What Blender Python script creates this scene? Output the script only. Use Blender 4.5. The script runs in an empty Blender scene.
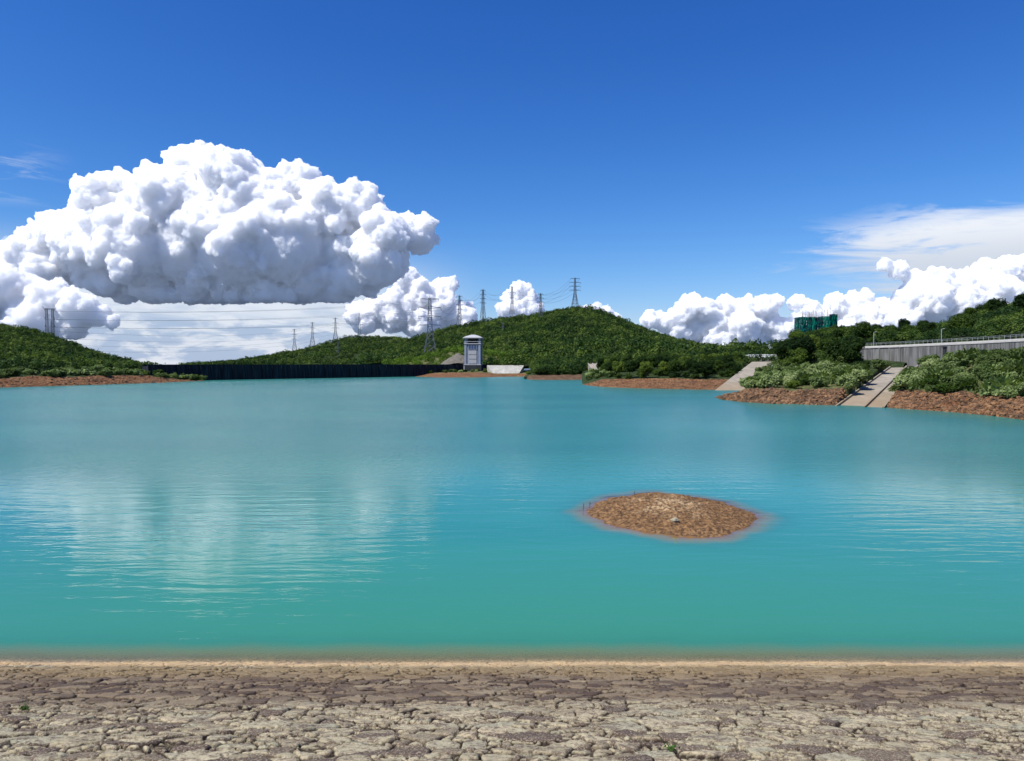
import bpy, bmesh, math, random
import numpy as np
from mathutils import Vector, Matrix, Euler
R = math.radians
random.seed(7)
sc = bpy.context.scene
col = sc.collection

# ------------------------------------------------------------------ camera
F = 740.0
CAM_H = 7.0
PITCH = math.atan(16.5/F)
cam_d = bpy.data.cameras.new("camera")
cam = bpy.data.objects.new("camera", cam_d); col.objects.link(cam)
cam.location = (0, 0, CAM_H)
cam.rotation_euler = (math.pi/2-PITCH, 0, 0)
cam_d.sensor_width = 36.0
cam_d.lens = F/1024*36.0
cam_d.clip_start = 0.1
cam_d.clip_end = 60000
sc.camera = cam

# ------------------------------------------------------------------ light
SUN_EL = R(55); SUN_AZ = R(-120)          # azimuth from +Y (forward), negative = left
sdir = Vector((math.sin(SUN_AZ)*math.cos(SUN_EL), math.cos(SUN_AZ)*math.cos(SUN_EL), math.sin(SUN_EL)))
ld = bpy.data.lights.new("sun", 'SUN'); ld.energy = 5.0; ld.angle = R(0.53); ld.color = (1.0, 0.965, 0.91)
sun = bpy.data.objects.new("sun", ld); col.objects.link(sun)
sun.rotation_euler = (-sdir).to_track_quat('-Z', 'Y').to_euler()
sun.location = (0, 0, 200)

sc.view_settings.view_transform = 'Standard'
sc.view_settings.look = 'None'
sc.view_settings.exposure = 0.3
sc.view_settings.gamma = 1.0
sc.render.engine = 'CYCLES'
sc.cycles.max_bounces = 48
sc.cycles.volume_bounces = 48
sc.cycles.diffuse_bounces = 4
sc.cycles.glossy_bounces = 3
sc.cycles.transparent_max_bounces = 12
sc.cycles.use_denoising = True
sc.cycles.caustics_reflective = False
sc.cycles.caustics_refractive = False

# ------------------------------------------------------------------ node helper
class NT:
    def __init__(s, tree): s.t = tree; s.n = tree.nodes; s.l = tree.links
    def new(s, typ, **kw):
        n = s.n.new(typ)
        for k, v in kw.items():
            if k.startswith('i_'):
                n.inputs[k[2:].replace('_', ' ')].default_value = v
            else: setattr(n, k, v)
        return n
    def link(s, a, b): s.l.new(a, b)
    def val(s, x):
        return x
    def _in(s, node, i, x):
        if hasattr(x, 'is_linked') or isinstance(x, bpy.types.NodeSocket): s.l.new(x, node.inputs[i])
        else: node.inputs[i].default_value = x
    def math(s, op, a, b=0.0, clamp=False):
        n = s.n.new('ShaderNodeMath'); n.operation = op; n.use_clamp = clamp
        s._in(n, 0, a); s._in(n, 1, b); return n.outputs[0]
    def vmath(s, op, a, b=None):
        n = s.n.new('ShaderNodeVectorMath'); n.operation = op
        s._in(n, 0, a)
        if b is not None: s._in(n, 1, b)
        return n.outputs[0]
    def mapr(s, x, a, b, c=0.0, d=1.0, smooth=True):
        n = s.n.new('ShaderNodeMapRange'); n.interpolation_type = 'SMOOTHSTEP' if smooth else 'LINEAR'
        s._in(n, 0, x)
        for i, v in zip((1, 2, 3, 4), (a, b, c, d)): n.inputs[i].default_value = v
        return n.outputs[0]
    def mix(s, f, a, b, typ='MIX'):
        n = s.n.new('ShaderNodeMix'); n.data_type = 'RGBA'; n.blend_type = typ
        s._in(n, 0, f)
        for i, x in ((6, a), (7, b)):
            if isinstance(x, bpy.types.NodeSocket): s.l.new(x, n.inputs[i])
            else: n.inputs[i].default_value = tuple(x)+((1,) if len(x) == 3 else ())
        return n.outputs[2]
    def noise(s, vec, scale, detail=4, rough=0.55, dist=0.0, typ=None):
        n = s.n.new('ShaderNodeTexNoise')
        if typ: n.noise_type = typ
        if vec is not None: s.l.new(vec, n.inputs['Vector'])
        n.inputs['Scale'].default_value = scale; n.inputs['Detail'].default_value = detail
        n.inputs['Roughness'].default_value = rough; n.inputs['Distortion'].default_value = dist
        return n.outputs['Fac']
    def mapping(s, vec, scale=(1, 1, 1), loc=(0, 0, 0), rot=(0, 0, 0)):
        n = s.n.new('ShaderNodeMapping')
        s.l.new(vec, n.inputs[0]); n.inputs['Scale'].default_value = scale
        n.inputs['Location'].default_value = loc; n.inputs['Rotation'].default_value = rot
        return n.outputs[0]

def mat(name):
    m = bpy.data.materials.new(name); m.use_nodes = True
    m.node_tree.nodes.clear()
    t = NT(m.node_tree)
    out = t.new('ShaderNodeOutputMaterial')
    return m, t, out

# ------------------------------------------------------------------ world
w = bpy.data.worlds.new("World"); sc.world = w; w.use_nodes = True
w.node_tree.nodes.clear()
t = NT(w.node_tree)
SKY_STR = 0.12
wout = t.new('ShaderNodeOutputWorld'); bg = t.new('ShaderNodeBackground'); bg.inputs[1].default_value = SKY_STR
sky = t.new('ShaderNodeTexSky'); sky.sky_type = 'NISHITA'; sky.sun_disc = False
sky.sun_elevation = SUN_EL; sky.sun_rotation = SUN_AZ
sky.altitude = 0; sky.air_density = 1.0; sky.dust_density = 0.25; sky.ozone_density = 3.0
tc = t.new('ShaderNodeTexCoord')
sep = t.new('ShaderNodeSeparateXYZ'); t.link(tc.outputs['Generated'], sep.inputs[0])
X, Y, Z = sep.outputs
az = t.math('ARCTAN2', X, Y)             # radians, 0 forward, + right
hyp = t.math('SQRT', t.math('ADD', t.math('MULTIPLY', X, X), t.math('MULTIPLY', Y, Y)))
el = t.math('ARCTAN2', Z, hyp)
cmb = t.new('ShaderNodeCombineXYZ'); t.link(az, cmb.inputs[0]); t.link(el, cmb.inputs[1])
AE = cmb.outputs[0]
gam = t.new('ShaderNodeGamma'); gam.inputs[1].default_value = 1.35
t.link(t.mix(1.0, sky.outputs[0], (SKY_STR,)*3, 'MULTIPLY'), gam.inputs[0])
sr = t.new('ShaderNodeSeparateColor'); t.link(t.mix(1.0, gam.outputs[0], (0.62, 0.90, 1.22), 'MULTIPLY'), sr.inputs[0])
cr = t.new('ShaderNodeCombineColor'); KX = 0.81/SKY_STR          # deep polarised blue overhead, paler towards the horizon
t.link(t.math('MULTIPLY', t.math('POWER', sr.outputs[0], 1.4), 2.15*KX), cr.inputs[0])
t.link(t.math('MULTIPLY', sr.outputs[1], 1.03*KX), cr.inputs[1])
t.link(t.math('MULTIPLY', t.math('POWER', sr.outputs[2], 0.72), 0.99*KX), cr.inputs[2])
warm = cr.outputs[0]
# soft stratified vapour under the big cumulus, low on the left
n1 = t.noise(t.mapping(AE, (3.0, 16.0, 1), (2.3, 0, 0)), 1.6, 7, 0.62, 0.6)
n2 = t.noise(t.mapping(AE, (10, 34, 1), (5.3, 2, 0)), 1.6, 7, 0.6, 0.4)
azl = t.mapr(az, -0.02, -0.22)
ell = t.mapr(el, 0.17, 0.065)
low = t.math('MULTIPLY', azl, t.math('MULTIPLY', ell, t.mapr(t.math('ADD', t.math('MULTIPLY', n1, 0.7), t.math('MULTIPLY', n2, 0.3)), 0.28, 0.48, 0.55, 1)), clamp=True)
v = lambda c: tuple(x*0.81/SKY_STR for x in c)
lowcol = t.mix(t.mapr(n2, 0.44, 0.60), v((0.42, 0.53, 0.72)), v((0.76, 0.81, 0.90)))
lowcol = t.mix(t.mapr(t.math('ADD', el, t.math('MULTIPLY', t.math('SUBTRACT', n1, 0.5), 0.10)), 0.045, 0.075, 0, 0.8), lowcol, v((0.80, 0.85, 0.93)))
c1 = t.mix(t.math('MULTIPLY', low, 0.93), warm, lowcol)
# cirrus / anvil sheet on the right
n3 = t.noise(t.mapping(AE, (5, 30, 1), (0, 0, 0), (0, 0, R(4))), 1.3, 8, 0.62, 0.9)
n3b = t.noise(t.mapping(AE, (2.5, 10, 1), (4, 1, 0), (0, 0, R(4))), 1.6, 5, 0.55, 0.3)
azr = t.mapr(t.math('ADD', az, t.math('MULTIPLY', t.math('SUBTRACT', n3, 0.5), 0.5)), 0.36, 0.52)
top = t.mapr(t.math('ADD', el, t.math('MULTIPLY', t.math('SUBTRACT', n3, 0.5), 0.10)), 0.190, 0.155)
ciu = t.math('MULTIPLY', azr, top)
ci = t.math('MULTIPLY', ciu, t.mapr(t.math('ADD', t.math('MULTIPLY', n3, .5), t.math('MULTIPLY', n3b, .5)), 0.32, 0.50), clamp=True)
cicol = t.mix(t.mapr(el, 0.11, 0.165), v((0.66, 0.71, 0.80)), v((0.90, 0.93, 0.98)))
c2 = t.mix(t.math('MULTIPLY', ci, 0.95), c1, cicol)
# pale background under the right-hand cumulus
azr2 = t.mapr(az, 0.12, 0.30)
elr2 = t.mapr(t.math('ADD', el, t.math('MULTIPLY', t.math('SUBTRACT', n1, 0.5), 0.08)), 0.085, 0.02)
c3 = t.mix(t.math('MULTIPLY', t.math('MULTIPLY', azr2, elr2), 0.8), c2, v((0.50, 0.60, 0.76)))
# thin wisps on the far left
azw = t.mapr(az, -0.52, -0.62); elw = t.math('MULTIPLY', t.mapr(el, 0.17, 0.20), t.mapr(el, 0.255, 0.215))
n4 = t.noise(t.mapping(AE, (7, 34, 1), (1, 7, 0), (0, 0, R(-6))), 1.5, 7, 0.6, 0.7)
c4 = t.mix(t.math('MULTIPLY', t.math('MULTIPLY', azw, elw), t.mapr(n4, 0.48, 0.68, 0, 0.55)), c3, v((0.75, 0.82, 0.92)))
t.link(c4, bg.inputs[0]); t.link(bg.outputs[0], wout.inputs[0])

# ------------------------------------------------------------------ geometry helpers
Rm = cam.rotation_euler.to_matrix()
def ray(px, py):
    return Rm @ Vector(((px-512)/F, (380.5-py)/F, -1.0))
def P(px, py, Yd):
    d = ray(px, py); k = Yd/d.y
    return Vector((d.x*k, Yd, CAM_H+d.z*k))
def Wp(px, py, z=0.0):
    d = ray(px, py); k = (z-CAM_H)/d.z
    return Vector((d.x*k, d.y*k, z))
def proj(x, y, z):
    v = Rm.transposed() @ Vector((x, y, z-CAM_H))
    return 512+F*v.x/-v.z, 380.5-F*v.y/-v.z

def hsh(ix, iy, seed):
    h = (ix.astype(np.int64)*374761393 + iy.astype(np.int64)*668265263 + seed*1274126177) & 0xffffffff
    h = ((h ^ (h >> 13))*1274126177) & 0xffffffff
    h = h ^ (h >> 16)
    return (h & 0xffffff)/float(0xffffff)
def vn(x, y, seed=0):
    ix = np.floor(x); iy = np.floor(y); fx = x-ix; fy = y-iy
    fx = fx*fx*(3-2*fx); fy = fy*fy*(3-2*fy)
    a = hsh(ix, iy, seed); b = hsh(ix+1, iy, seed); c = hsh(ix, iy+1, seed); d = hsh(ix+1, iy+1, seed)
    return (a*(1-fx)+b*fx)*(1-fy)+(c*(1-fx)+d*fx)*fy
def fbm(x, y, seed=0, octv=4, g=0.5):
    s = 0; a = 1; tot = 0
    for o in range(octv):
        s = s+a*vn(x*2**o+o*17.3, y*2**o-o*9.1, seed+o); tot += a; a *= g
    return s/tot-0.5

def np_mesh(name, verts, faces, smooth=False, attrs=None):
    """verts (n,3), faces (m,k) with constant k or list"""
    me = bpy.data.meshes.new(name)
    verts = np.asarray(verts, dtype=np.float32); faces = np.asarray(faces, dtype=np.int32)
    n, k = len(verts), faces.shape[1]; m = len(faces)
    me.vertices.add(n); me.vertices.foreach_set('co', verts.ravel())
    me.loops.add(m*k); me.loops.foreach_set('vertex_index', faces.ravel())
    me.polygons.add(m)
    me.polygons.foreach_set('loop_start', np.arange(0, m*k, k, dtype=np.int32))
    me.update(calc_edges=True)
    me.polygons.foreach_set('use_smooth', np.full(m, smooth, dtype=bool))
    for an, av in (attrs or {}).items():
        a = me.attributes.new(an, 'FLOAT', 'POINT'); a.data.foreach_set('value', np.asarray(av, dtype=np.float32))
    me.update()
    return me
def grid_faces(nr, nc):
    i = np.arange((nr-1))[:, None]*nc+np.arange(nc-1)[None, :]
    i = i.ravel()
    return np.stack([i, i+1, i+nc+1, i+nc], 1)

def link(name, me, m=None, parent=None, loc=None, rz=0.0, **props):
    o = bpy.data.objects.new(name, me); col.objects.link(o)
    if m is not None and me is not None and not len(me.materials): me.materials.append(m)
    if parent is not None: o.parent = parent
    if loc is not None: o.location = loc
    o.rotation_euler.z = rz
    for k, x in props.items(): o[k] = x
    return o
def thing(name, label, cat, loc=(0, 0, 0), rz=0.0, group=None, me=None, m=None):
    o = link(name, me, m, None, loc, rz, label=label, category=cat)
    if group: o['group'] = group
    return o

class MB:
    def __init__(s): s.bm = bmesh.new()
    def box(s, c, d, rot=None, bevel=0.0):
        r = bmesh.ops.create_cube(s.bm, size=1.0)
        M = Matrix.Translation(Vector(c)) @ ((rot if rot is not None else Matrix.Identity(3)).to_4x4()) @ Matrix.Diagonal((d[0], d[1], d[2], 1))
        bmesh.ops.transform(s.bm, matrix=M, verts=r['verts'])
        if bevel:
            es = list({e for v_ in r['verts'] for e in v_.link_edges})
            bmesh.ops.bevel(s.bm, geom=es, offset=bevel, segments=1, affect='EDGES')
        return s
    def bar(s, a, b, wd, seg=4):
        a = Vector(a); b = Vector(b); L = (b-a).length
        if L < 1e-6: return s
        r = bmesh.ops.create_cone(s.bm, cap_ends=True, segments=seg, radius1=wd/2, radius2=wd/2, depth=L)
        q = (b-a).to_track_quat('Z', 'Y')
        bmesh.ops.transform(s.bm, matrix=Matrix.Translation((a+b)/2) @ q.to_matrix().to_4x4(), verts=r['verts'])
        return s
    def prism(s, pts, z0, z1):
        lo = [s.bm.verts.new((p[0], p[1], z0)) for p in pts]; hi = [s.bm.verts.new((p[0], p[1], z1)) for p in pts]
        n = len(pts)
        for i in range(n): s.bm.faces.new((lo[i], lo[(i+1) % n], hi[(i+1) % n], hi[i]))
        s.bm.faces.new(hi); s.bm.faces.new(lo[::-1]); return s
    def hexa(s, v8):
        v_ = [s.bm.verts.new(p) for p in v8]
        for f in ((0, 3, 2, 1), (4, 5, 6, 7), (0, 1, 5, 4), (1, 2, 6, 5), (2, 3, 7, 6), (3, 0, 4, 7)): s.bm.faces.new([v_[i] for i in f])
        return s
    def mesh(s, name, smooth=False):
        bmesh.ops.recalc_face_normals(s.bm, faces=s.bm.faces)
        me = bpy.data.meshes.new(name); s.bm.to_mesh(me); s.bm.free()
        if smooth:
            for p in me.polygons: p.use_smooth = True
        return me

# ------------------------------------------------------------------ materials
def diffuse_mat(name, c, rough=0.9, var=0.25, scale=1.0, bump=0.0, bscale=5.0, c2=None, coord='Object', metal=0.0, spec=0.3):
    m, t, out = mat(name)
    tcn = t.new('ShaderNodeTexCoord'); V = tcn.outputs[coord]
    n = t.noise(V, scale, 6, 0.6)
    c2 = c2 or tuple(x*(1-var) for x in c); c1_ = tuple(min(1, x*(1+var)) for x in c) if c2 is None else c
    cc = t.mix(t.mapr(n, 0.3, 0.7), c2, c1_)
    p = t.new('ShaderNodeBsdfPrincipled'); t.link(cc, p.inputs['Base Color']); p.inputs['Roughness'].default_value = rough
    p.inputs['Metallic'].default_value = metal
    p.inputs['Specular IOR Level'].default_value = spec
    if bump:
        b = t.new('ShaderNodeBump'); b.inputs['Distance'].default_value = bump
        t.link(t.noise(V, bscale, 6, 0.65), b.inputs['Height']); t.link(b.outputs[0], p.inputs['Normal'])
    t.link(p.outputs[0], out.inputs[0])
    return m

def leaf_mat(name, dark, mid, light, attr=None, scale=0.4):
    m, t, out = mat(name)
    geo = t.new('ShaderNodeNewGeometry')
    if attr:
        a = t.new('ShaderNodeAttribute'); a.attribute_name = attr; r = a.outputs['Fac']
    else:
        oi = t.new('ShaderNodeObjectInfo'); r = oi.outputs['Random']
    isl = geo.outputs['Random Per Island']
    n = t.noise(geo.outputs['Position'], scale*0.12, 4, 0.6)
    f = t.math('ADD', t.math('MULTIPLY', r, 0.55), t.math('ADD', t.math('MULTIPLY', isl, 0.15), t.math('MULTIPLY', t.mapr(n, 0.36, 0.62), 0.42)))
    rr = t.new('ShaderNodeValToRGB'); t.link(t.math('SUBTRACT', f, 0.2), rr.inputs[0])
    e = rr.color_ramp.elements
    e[0].position = 0.12; e[0].color = (*dark, 1); e[1].position = 0.9; e[1].color = (*light, 1)
    k = e.new(0.5); k.color = (*mid, 1)
    d = t.new('ShaderNodeBsdfPrincipled'); t.link(rr.outputs[0], d.inputs['Base Color'])
    d.inputs['Roughness'].default_value = 0.55; d.inputs['Specular IOR Level'].default_value = 0.06
    tr = t.new('ShaderNodeBsdfTranslucent')
    t.link(t.mix(1.0, rr.outputs[0], (1.3, 1.5, 0.6), 'MULTIPLY'), tr.inputs[0])
    ms = t.new('ShaderNodeMixShader'); ms.inputs[0].default_value = 0.25
    t.link(d.outputs[0], ms.inputs[1]); t.link(tr.outputs[0], ms.inputs[2]); t.link(ms.outputs[0], out.inputs[0])
    return m

M = {}
M['leaf_tree'] = leaf_mat('tree_leaves', (0.014, 0.032, 0.007), (0.055, 0.094, 0.015), (0.14, 0.19, 0.030))
M['leaf_dark'] = leaf_mat('dark_leaves', (0.010, 0.024, 0.006), (0.032, 0.062, 0.012), (0.075, 0.12, 0.020))
M['leaf_shrub'] = leaf_mat('shrub_leaves', (0.07, 0.105, 0.03), (0.16, 0.215, 0.075), (0.34, 0.385, 0.175))
M['leaf_forest'] = leaf_mat('forest_leaves', (0.014, 0.034, 0.009), (0.050, 0.088, 0.018), (0.135, 0.18, 0.034), 'rnd', 0.25)
M['leaf_lime'] = leaf_mat('lime_leaves', (0.05, 0.09, 0.012), (0.10, 0.17, 0.022), (0.16, 0.24, 0.035), 'rnd', 0.25)
M['bark'] = diffuse_mat('bark', (0.12, 0.09, 0.065), var=0.4, scale=3)
M['concrete'] = diffuse_mat('concrete', (0.36, 0.33, 0.28), var=0.25, scale=0.6, bump=0.03, bscale=2)
M['concrete_pale'] = diffuse_mat('pale_concrete', (0.52, 0.50, 0.46), var=0.15, scale=0.8)
M['concrete_grey'] = diffuse_mat('grey_concrete', (0.20, 0.19, 0.175), var=0.35, scale=0.4, bump=0.05, bscale=1.5)
M['gravel'] = diffuse_mat('gravel', (0.16, 0.145, 0.12), var=0.35, scale=0.6, bump=0.3, bscale=1)
M['steel'] = diffuse_mat('galvanised_steel', (0.13, 0.15, 0.18), rough=0.6, var=0.2, scale=0.5, metal=0.2)
M['steel_pale'] = diffuse_mat('pale_steel', (0.38, 0.40, 0.42), rough=0.5)
M['wire'] = diffuse_mat('cable', (0.10, 0.11, 0.13), rough=0.6)
M['insul'] = diffuse_mat('insulator', (0.16, 0.10, 0.08), rough=0.4)
M['white_paint'] = diffuse_mat('white_paint', (0.62, 0.63, 0.64), var=0.1, rough=0.6)
M['glass_blue'] = diffuse_mat('blue_glazing', (0.03, 0.07, 0.18), rough=0.15, spec=0.6)
M['tower_wall'] = diffuse_mat('tower_wall', (0.26, 0.30, 0.38), var=0.12, scale=0.5)
M['tower_roof'] = diffuse_mat('tower_roof', (0.40, 0.40, 0.41), var=0.1)
M['net'] = diffuse_mat('green_net', (0.008, 0.17, 0.105), var=0.55, scale=0.35, rough=0.8)
M['bamboo'] = diffuse_mat('bamboo_pole', (0.42, 0.33, 0.22), var=0.3)
M['rock'] = diffuse_mat('bank_rock', (0.27, 0.145, 0.068), c2=(0.04, 0.025, 0.017), scale=0.9, bump=0.05, bscale=4)
M['stone_pale'] = diffuse_mat('pale_stone', (0.32, 0.28, 0.19), var=0.2, scale=8)
M['twig'] = diffuse_mat('twig', (0.09, 0.07, 0.05))

def soil_mat(name, base, dark, pale, gscale=1.0):
    """soil with strata streaks, pebbly bump and green tint above"""
    m, t, out = mat(name)
    geo = t.new('ShaderNodeNewGeometry'); Pn = geo.outputs['Position']
    n1 = t.noise(Pn, 0.35*gscale, 6, 0.65); n2 = t.noise(Pn, 2.2*gscale, 6, 0.7)
    n3 = t.noise(t.mapping(Pn, (0.15, 0.15, 2.2)), 1.0, 4, 0.6)
    c = t.mix(t.mapr(n1, 0.35, 0.65), base, pale)
    c = t.mix(t.mapr(n2, 0.44, 0.57, 0, 0.9), c, dark)
    c = t.mix(t.mapr(n3, 0.52, 0.66, 0, 0.45), c, dark)
    p = t.new('ShaderNodeBsdfPrincipled'); t.link(c, p.inputs['Base Color']); p.inputs['Roughness'].default_value = 0.95
    p.inputs['Specular IOR Level'].default_value = 0.15
    b = t.new('ShaderNodeBump'); b.inputs['Distance'].default_value = 0.5/gscale; t.link(n2, b.inputs['Height'])
    t.link(b.outputs[0], p.inputs['Normal']); t.link(p.outputs[0], out.inputs[0])
    return m
M['soil'] = soil_mat('red_soil', (0.21, 0.092, 0.040), (0.045, 0.027, 0.017), (0.33, 0.17, 0.08))
M['soil_brown'] = soil_mat('brown_soil', (0.13, 0.072, 0.040), (0.045, 0.028, 0.018), (0.23, 0.14, 0.08))
M['undergrowth'] = soil_mat('undergrowth', (0.035, 0.06, 0.015), (0.012, 0.024, 0.008), (0.07, 0.10, 0.03), 0.5)
M['meadow'] = soil_mat('meadow', (0.12, 0.135, 0.045), (0.035, 0.05, 0.015), (0.21, 0.20, 0.08), 0.8)

# ------------------------------------------------------------------ ground sheet & water
g = np_mesh('ground', [(-14000, -3000, -4), (14000, -3000, -4), (14000, 20000, -4), (-14000, 20000, -4)], [[0, 1, 2, 3]])
link('ground', g, diffuse_mat('hazy_sea_bounce', (0.10, 0.135, 0.18), scale=0.002), kind='structure')  # stands for hazy sea; albedo raised to bounce bluish light onto the cloud bases

SHORE_Y = Wp(512, 662.5).y       # ~17.4
SLOPE = 0.30
ISC = Vector((7.42, 34.7)); 

def water_material():
    m, t, out = mat('reservoir_water')
    geo = t.new('ShaderNodeNewGeometry'); Pn = geo.outputs['Position']
    sp = t.new('ShaderNodeSeparateXYZ'); t.link(Pn, sp.inputs[0])
    x, y = sp.outputs[0], sp.outputs[1]
    # depth: sloping embankment and islet mound
    d1 = t.math('MULTIPLY', t.math('SUBTRACT', y, SHORE_Y), SLOPE)
    da = t.new('ShaderNodeAttribute'); da.attribute_name = 'depth'
    dd = t.math('MAXIMUM', t.math('MINIMUM', d1, da.outputs['Fac']), 0.0)
    nb = t.noise(t.mapping(Pn, (1, 1, 1)), 0.7, 4, 0.6)
    dd = t.math('MULTIPLY', dd, t.mapr(nb, 0.3, 0.7, 0.93, 1.07))
    opac = t.math('SUBTRACT', 1.0, t.math('POWER', 2.718, t.math('MULTIPLY', dd, -5.0)))
    # body colour: a little greener in the shallows, drifting patches farther out
    nl = t.noise(t.mapping(Pn, (0.012, 0.035, 1)), 1.0, 4, 0.55)
    deep = t.mix(t.mapr(nl, 0.35, 0.65), (0.020, 0.196, 0.165), (0.034, 0.240, 0.190))
    body = t.mix(t.mapr(d1, 0.2, 5.0), (0.038, 0.215, 0.135), deep)
    body = t.mix(t.mapr(dd, 0.42, 0.03), body, (0.25, 0.26, 0.10))
    dif = t.new('ShaderNodeBsdfDiffuse'); t.link(body, dif.inputs[0])
    trn = t.new('ShaderNodeBsdfTransparent')
    mb = t.new('ShaderNodeMixShader'); t.link(opac, mb.inputs[0]); t.link(trn.outputs[0], mb.inputs[1]); t.link(dif.outputs[0], mb.inputs[2])
    # ripples
    far = t.mapr(y, 45, 95)
    patch = t.mapr(t.noise(t.mapping(Pn, (0.02, 0.05, 1), (3, 1, 0)), 1.0, 3, 0.5), 0.4, 0.65)
    w1 = t.noise(t.mapping(Pn, (0.30, 1.25, 1), (0, 0, 0), (0, 0, R(7))), 1.0, 3, 0.5, 0.3)
    w2 = t.noise(t.mapping(Pn, (1.3, 3.2, 1), (0, 0, 0), (0, 0, R(-12))), 1.0, 3, 0.55)
    w3 = t.noise(t.mapping(Pn, (2.5, 5.0, 1), (9, 0, 0), (0, 0, R(9))), 1.6, 4, 0.6)
    wv = t.mapr(y, 18, 28, 0.65, 1.0)
    w4 = t.noise(t.mapping(Pn, (3.2, 1.0, 1), (4, 0, 0), (0, 0, R(5))), 1.0, 5, 0.7, 0.4)
    w5 = t.noise(t.mapping(Pn, (1.3, 0.28, 1), (4, 0, 0), (0, 0, R(-4))), 1.0, 4, 0.7, 0.4)
    wf = t.math('ADD', t.math('MULTIPLY', w4, t.mapr(y, 34, 60, 0.0, 0.05)), t.math('MULTIPLY', w5, t.mapr(y, 60, 160, 0.0, 0.17)))
    h = t.math('ADD', t.math('ADD', wf, t.math('MULTIPLY', t.math('MULTIPLY', w1, 0.030), wv)),
               t.math('ADD', t.math('MULTIPLY', w2, 0.005), t.math('MULTIPLY', w3, t.math('MULTIPLY_ADD' if False else 'MULTIPLY', t.math('ADD', t.math('MULTIPLY', far, 0.02), 0.0012), t.math('ADD', t.math('MULTIPLY', patch, 0.8), 0.5)))))
    b = t.new('ShaderNodeBump'); b.inputs['Strength'].default_value = 1.0; b.inputs['Distance'].default_value = 1.0
    t.link(h, b.inputs['Height']); t.link(b.outputs[0], dif.inputs['Normal'])
    gl = t.new('ShaderNodeBsdfGlossy'); gl.distribution = 'GGX'
    t.link(t.mapr(y, 27, 75, 0.05, 0.17), gl.inputs['Roughness']); t.link(b.outputs[0], gl.inputs['Normal'])
    fr = t.new('ShaderNodeFresnel'); fr.inputs['IOR'].default_value = 1.33; t.link(b.outputs[0], fr.inputs['Normal'])
    # wave slopes keep the mean reflectance below that of flat water far away
    fac = t.math('MINIMUM', t.math('MULTIPLY', fr.outputs[0], 1.12), 0.58)
    mx = t.new('ShaderNodeMixShader'); t.link(fac, mx.inputs[0]); t.link(mb.outputs[0], mx.inputs[1]); t.link(gl.outputs[0], mx.inputs[2])
    t.link(mx.outputs[0], out.inputs[0])
    return m

# islet height field --------------------------------------------------------
def islet_h(x, y):
    """signed height above the water of the islet mound"""
    u = (x-ISC.x)/3.85; vv = (y-ISC.y)
    vv = np.where(vv < 0, vv/5.0, vv/5.2)
    edge = fbm(x*0.8, y*0.8, 31, 5, 0.6)*0.62
    lens = np.abs(u)**1.55+np.abs(vv)**1.7
    r = np.maximum(lens+edge*0.7, 0.0)
    h = np.where(r < 1, 0.43*(1-r**1.3), -(r-1)*0.62)
    return h
def build_water():
    xs = np.unique(np.concatenate([np.linspace(-1300, -20, 24), np.linspace(-20, 2, 8), np.linspace(2, 14, 50), np.linspace(14, 30, 8), np.linspace(30, 900, 20)]))
    ys = np.unique(np.concatenate([np.linspace(14, 27, 8), np.linspace(27, 43, 60), np.linspace(43, 90, 10), np.linspace(90, 640, 14)]))
    Xg, Yg = np.meshgrid(xs, ys)
    hi = islet_h(Xg, Yg)
    dep = np.clip(-hi*1.3, 0, 6.0)
    V = np.stack([Xg.ravel(), Yg.ravel(), np.zeros(Xg.size)], 1)
    me = np_mesh('water', V, grid_faces(len(ys), len(xs)), True, {'depth': dep.ravel()})
    link('water', me, water_material(), kind='structure')
build_water()

def islet():
    m, t, out = mat('islet_soil')
    geo = t.new('ShaderNodeNewGeometry'); Pn = geo.outputs['Position']
    sp = t.new('ShaderNodeSeparateXYZ'); t.link(Pn, sp.inputs[0])
    n1 = t.noise(Pn, 1.1, 6, 0.65); n2 = t.noise(Pn, 6.0, 6, 0.75); n3 = t.noise(Pn, 3.5, 6, 0.7)
    topf = t.mapr(t.math('ADD', sp.outputs[2], t.math('MULTIPLY', t.math('SUBTRACT', n1, 0.5), 0.6)), 0.30, 0.60)
    c = t.mix(t.mapr(n3, 0.38, 0.62), (0.15, 0.080, 0.034), (0.26, 0.15, 0.070))
    c = t.mix(topf, c, (0.46, 0.325, 0.18))
    c = t.mix(t.mapr(n2, 0.44, 0.58, 0, 0.9), c, (0.055, 0.033, 0.02))
    wet = t.mapr(t.math('ADD', sp.outputs[2], t.math('MULTIPLY', n3, 0.03)), 0.03, 0.0)
    c = t.mix(wet, c, (0.20, 0.10, 0.05))
    p = t.new('ShaderNodeBsdfPrincipled'); t.link(c, p.inputs['Base Color']); p.inputs['Roughness'].default_value = 0.95
    p.inputs['Specular IOR Level'].default_value = 0.1
    t.link(p.outputs[0], out.inputs[0])
    nx, ny = 560, 420
    xs = np.linspace(1.2, 14.2, nx); ys = np.linspace(27, 43, ny)
    Xg, Yg = np.meshgrid(xs, ys)
    h = islet_h(Xg, Yg)
    amp = np.clip(h*3+0.35, 0.12, 1.0)
    h = h+amp*(fbm(Xg*1.6, Yg*1.6, 5, 3)*0.16+fbm(Xg*6, Yg*6, 8, 4, 0.7)*0.09)
    # clods
    cl = vn(Xg*7.5+vn(Xg*3, Yg*3, 2)*2, Yg*7.5, 77); h = h+amp*(np.clip(cl-0.55, 0, 1)*0.13+np.clip(vn(Xg*4, Yg*4, 78)-0.7, 0, 1)*0.25)
    h = np.maximum(h, -3.5)
    me = np_mesh('islet', np.stack([Xg.ravel(), Yg.ravel(), h.ravel()], 1), grid_faces(ny, nx), True)
    link('islet', me, m, kind='structure')
islet()

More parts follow.
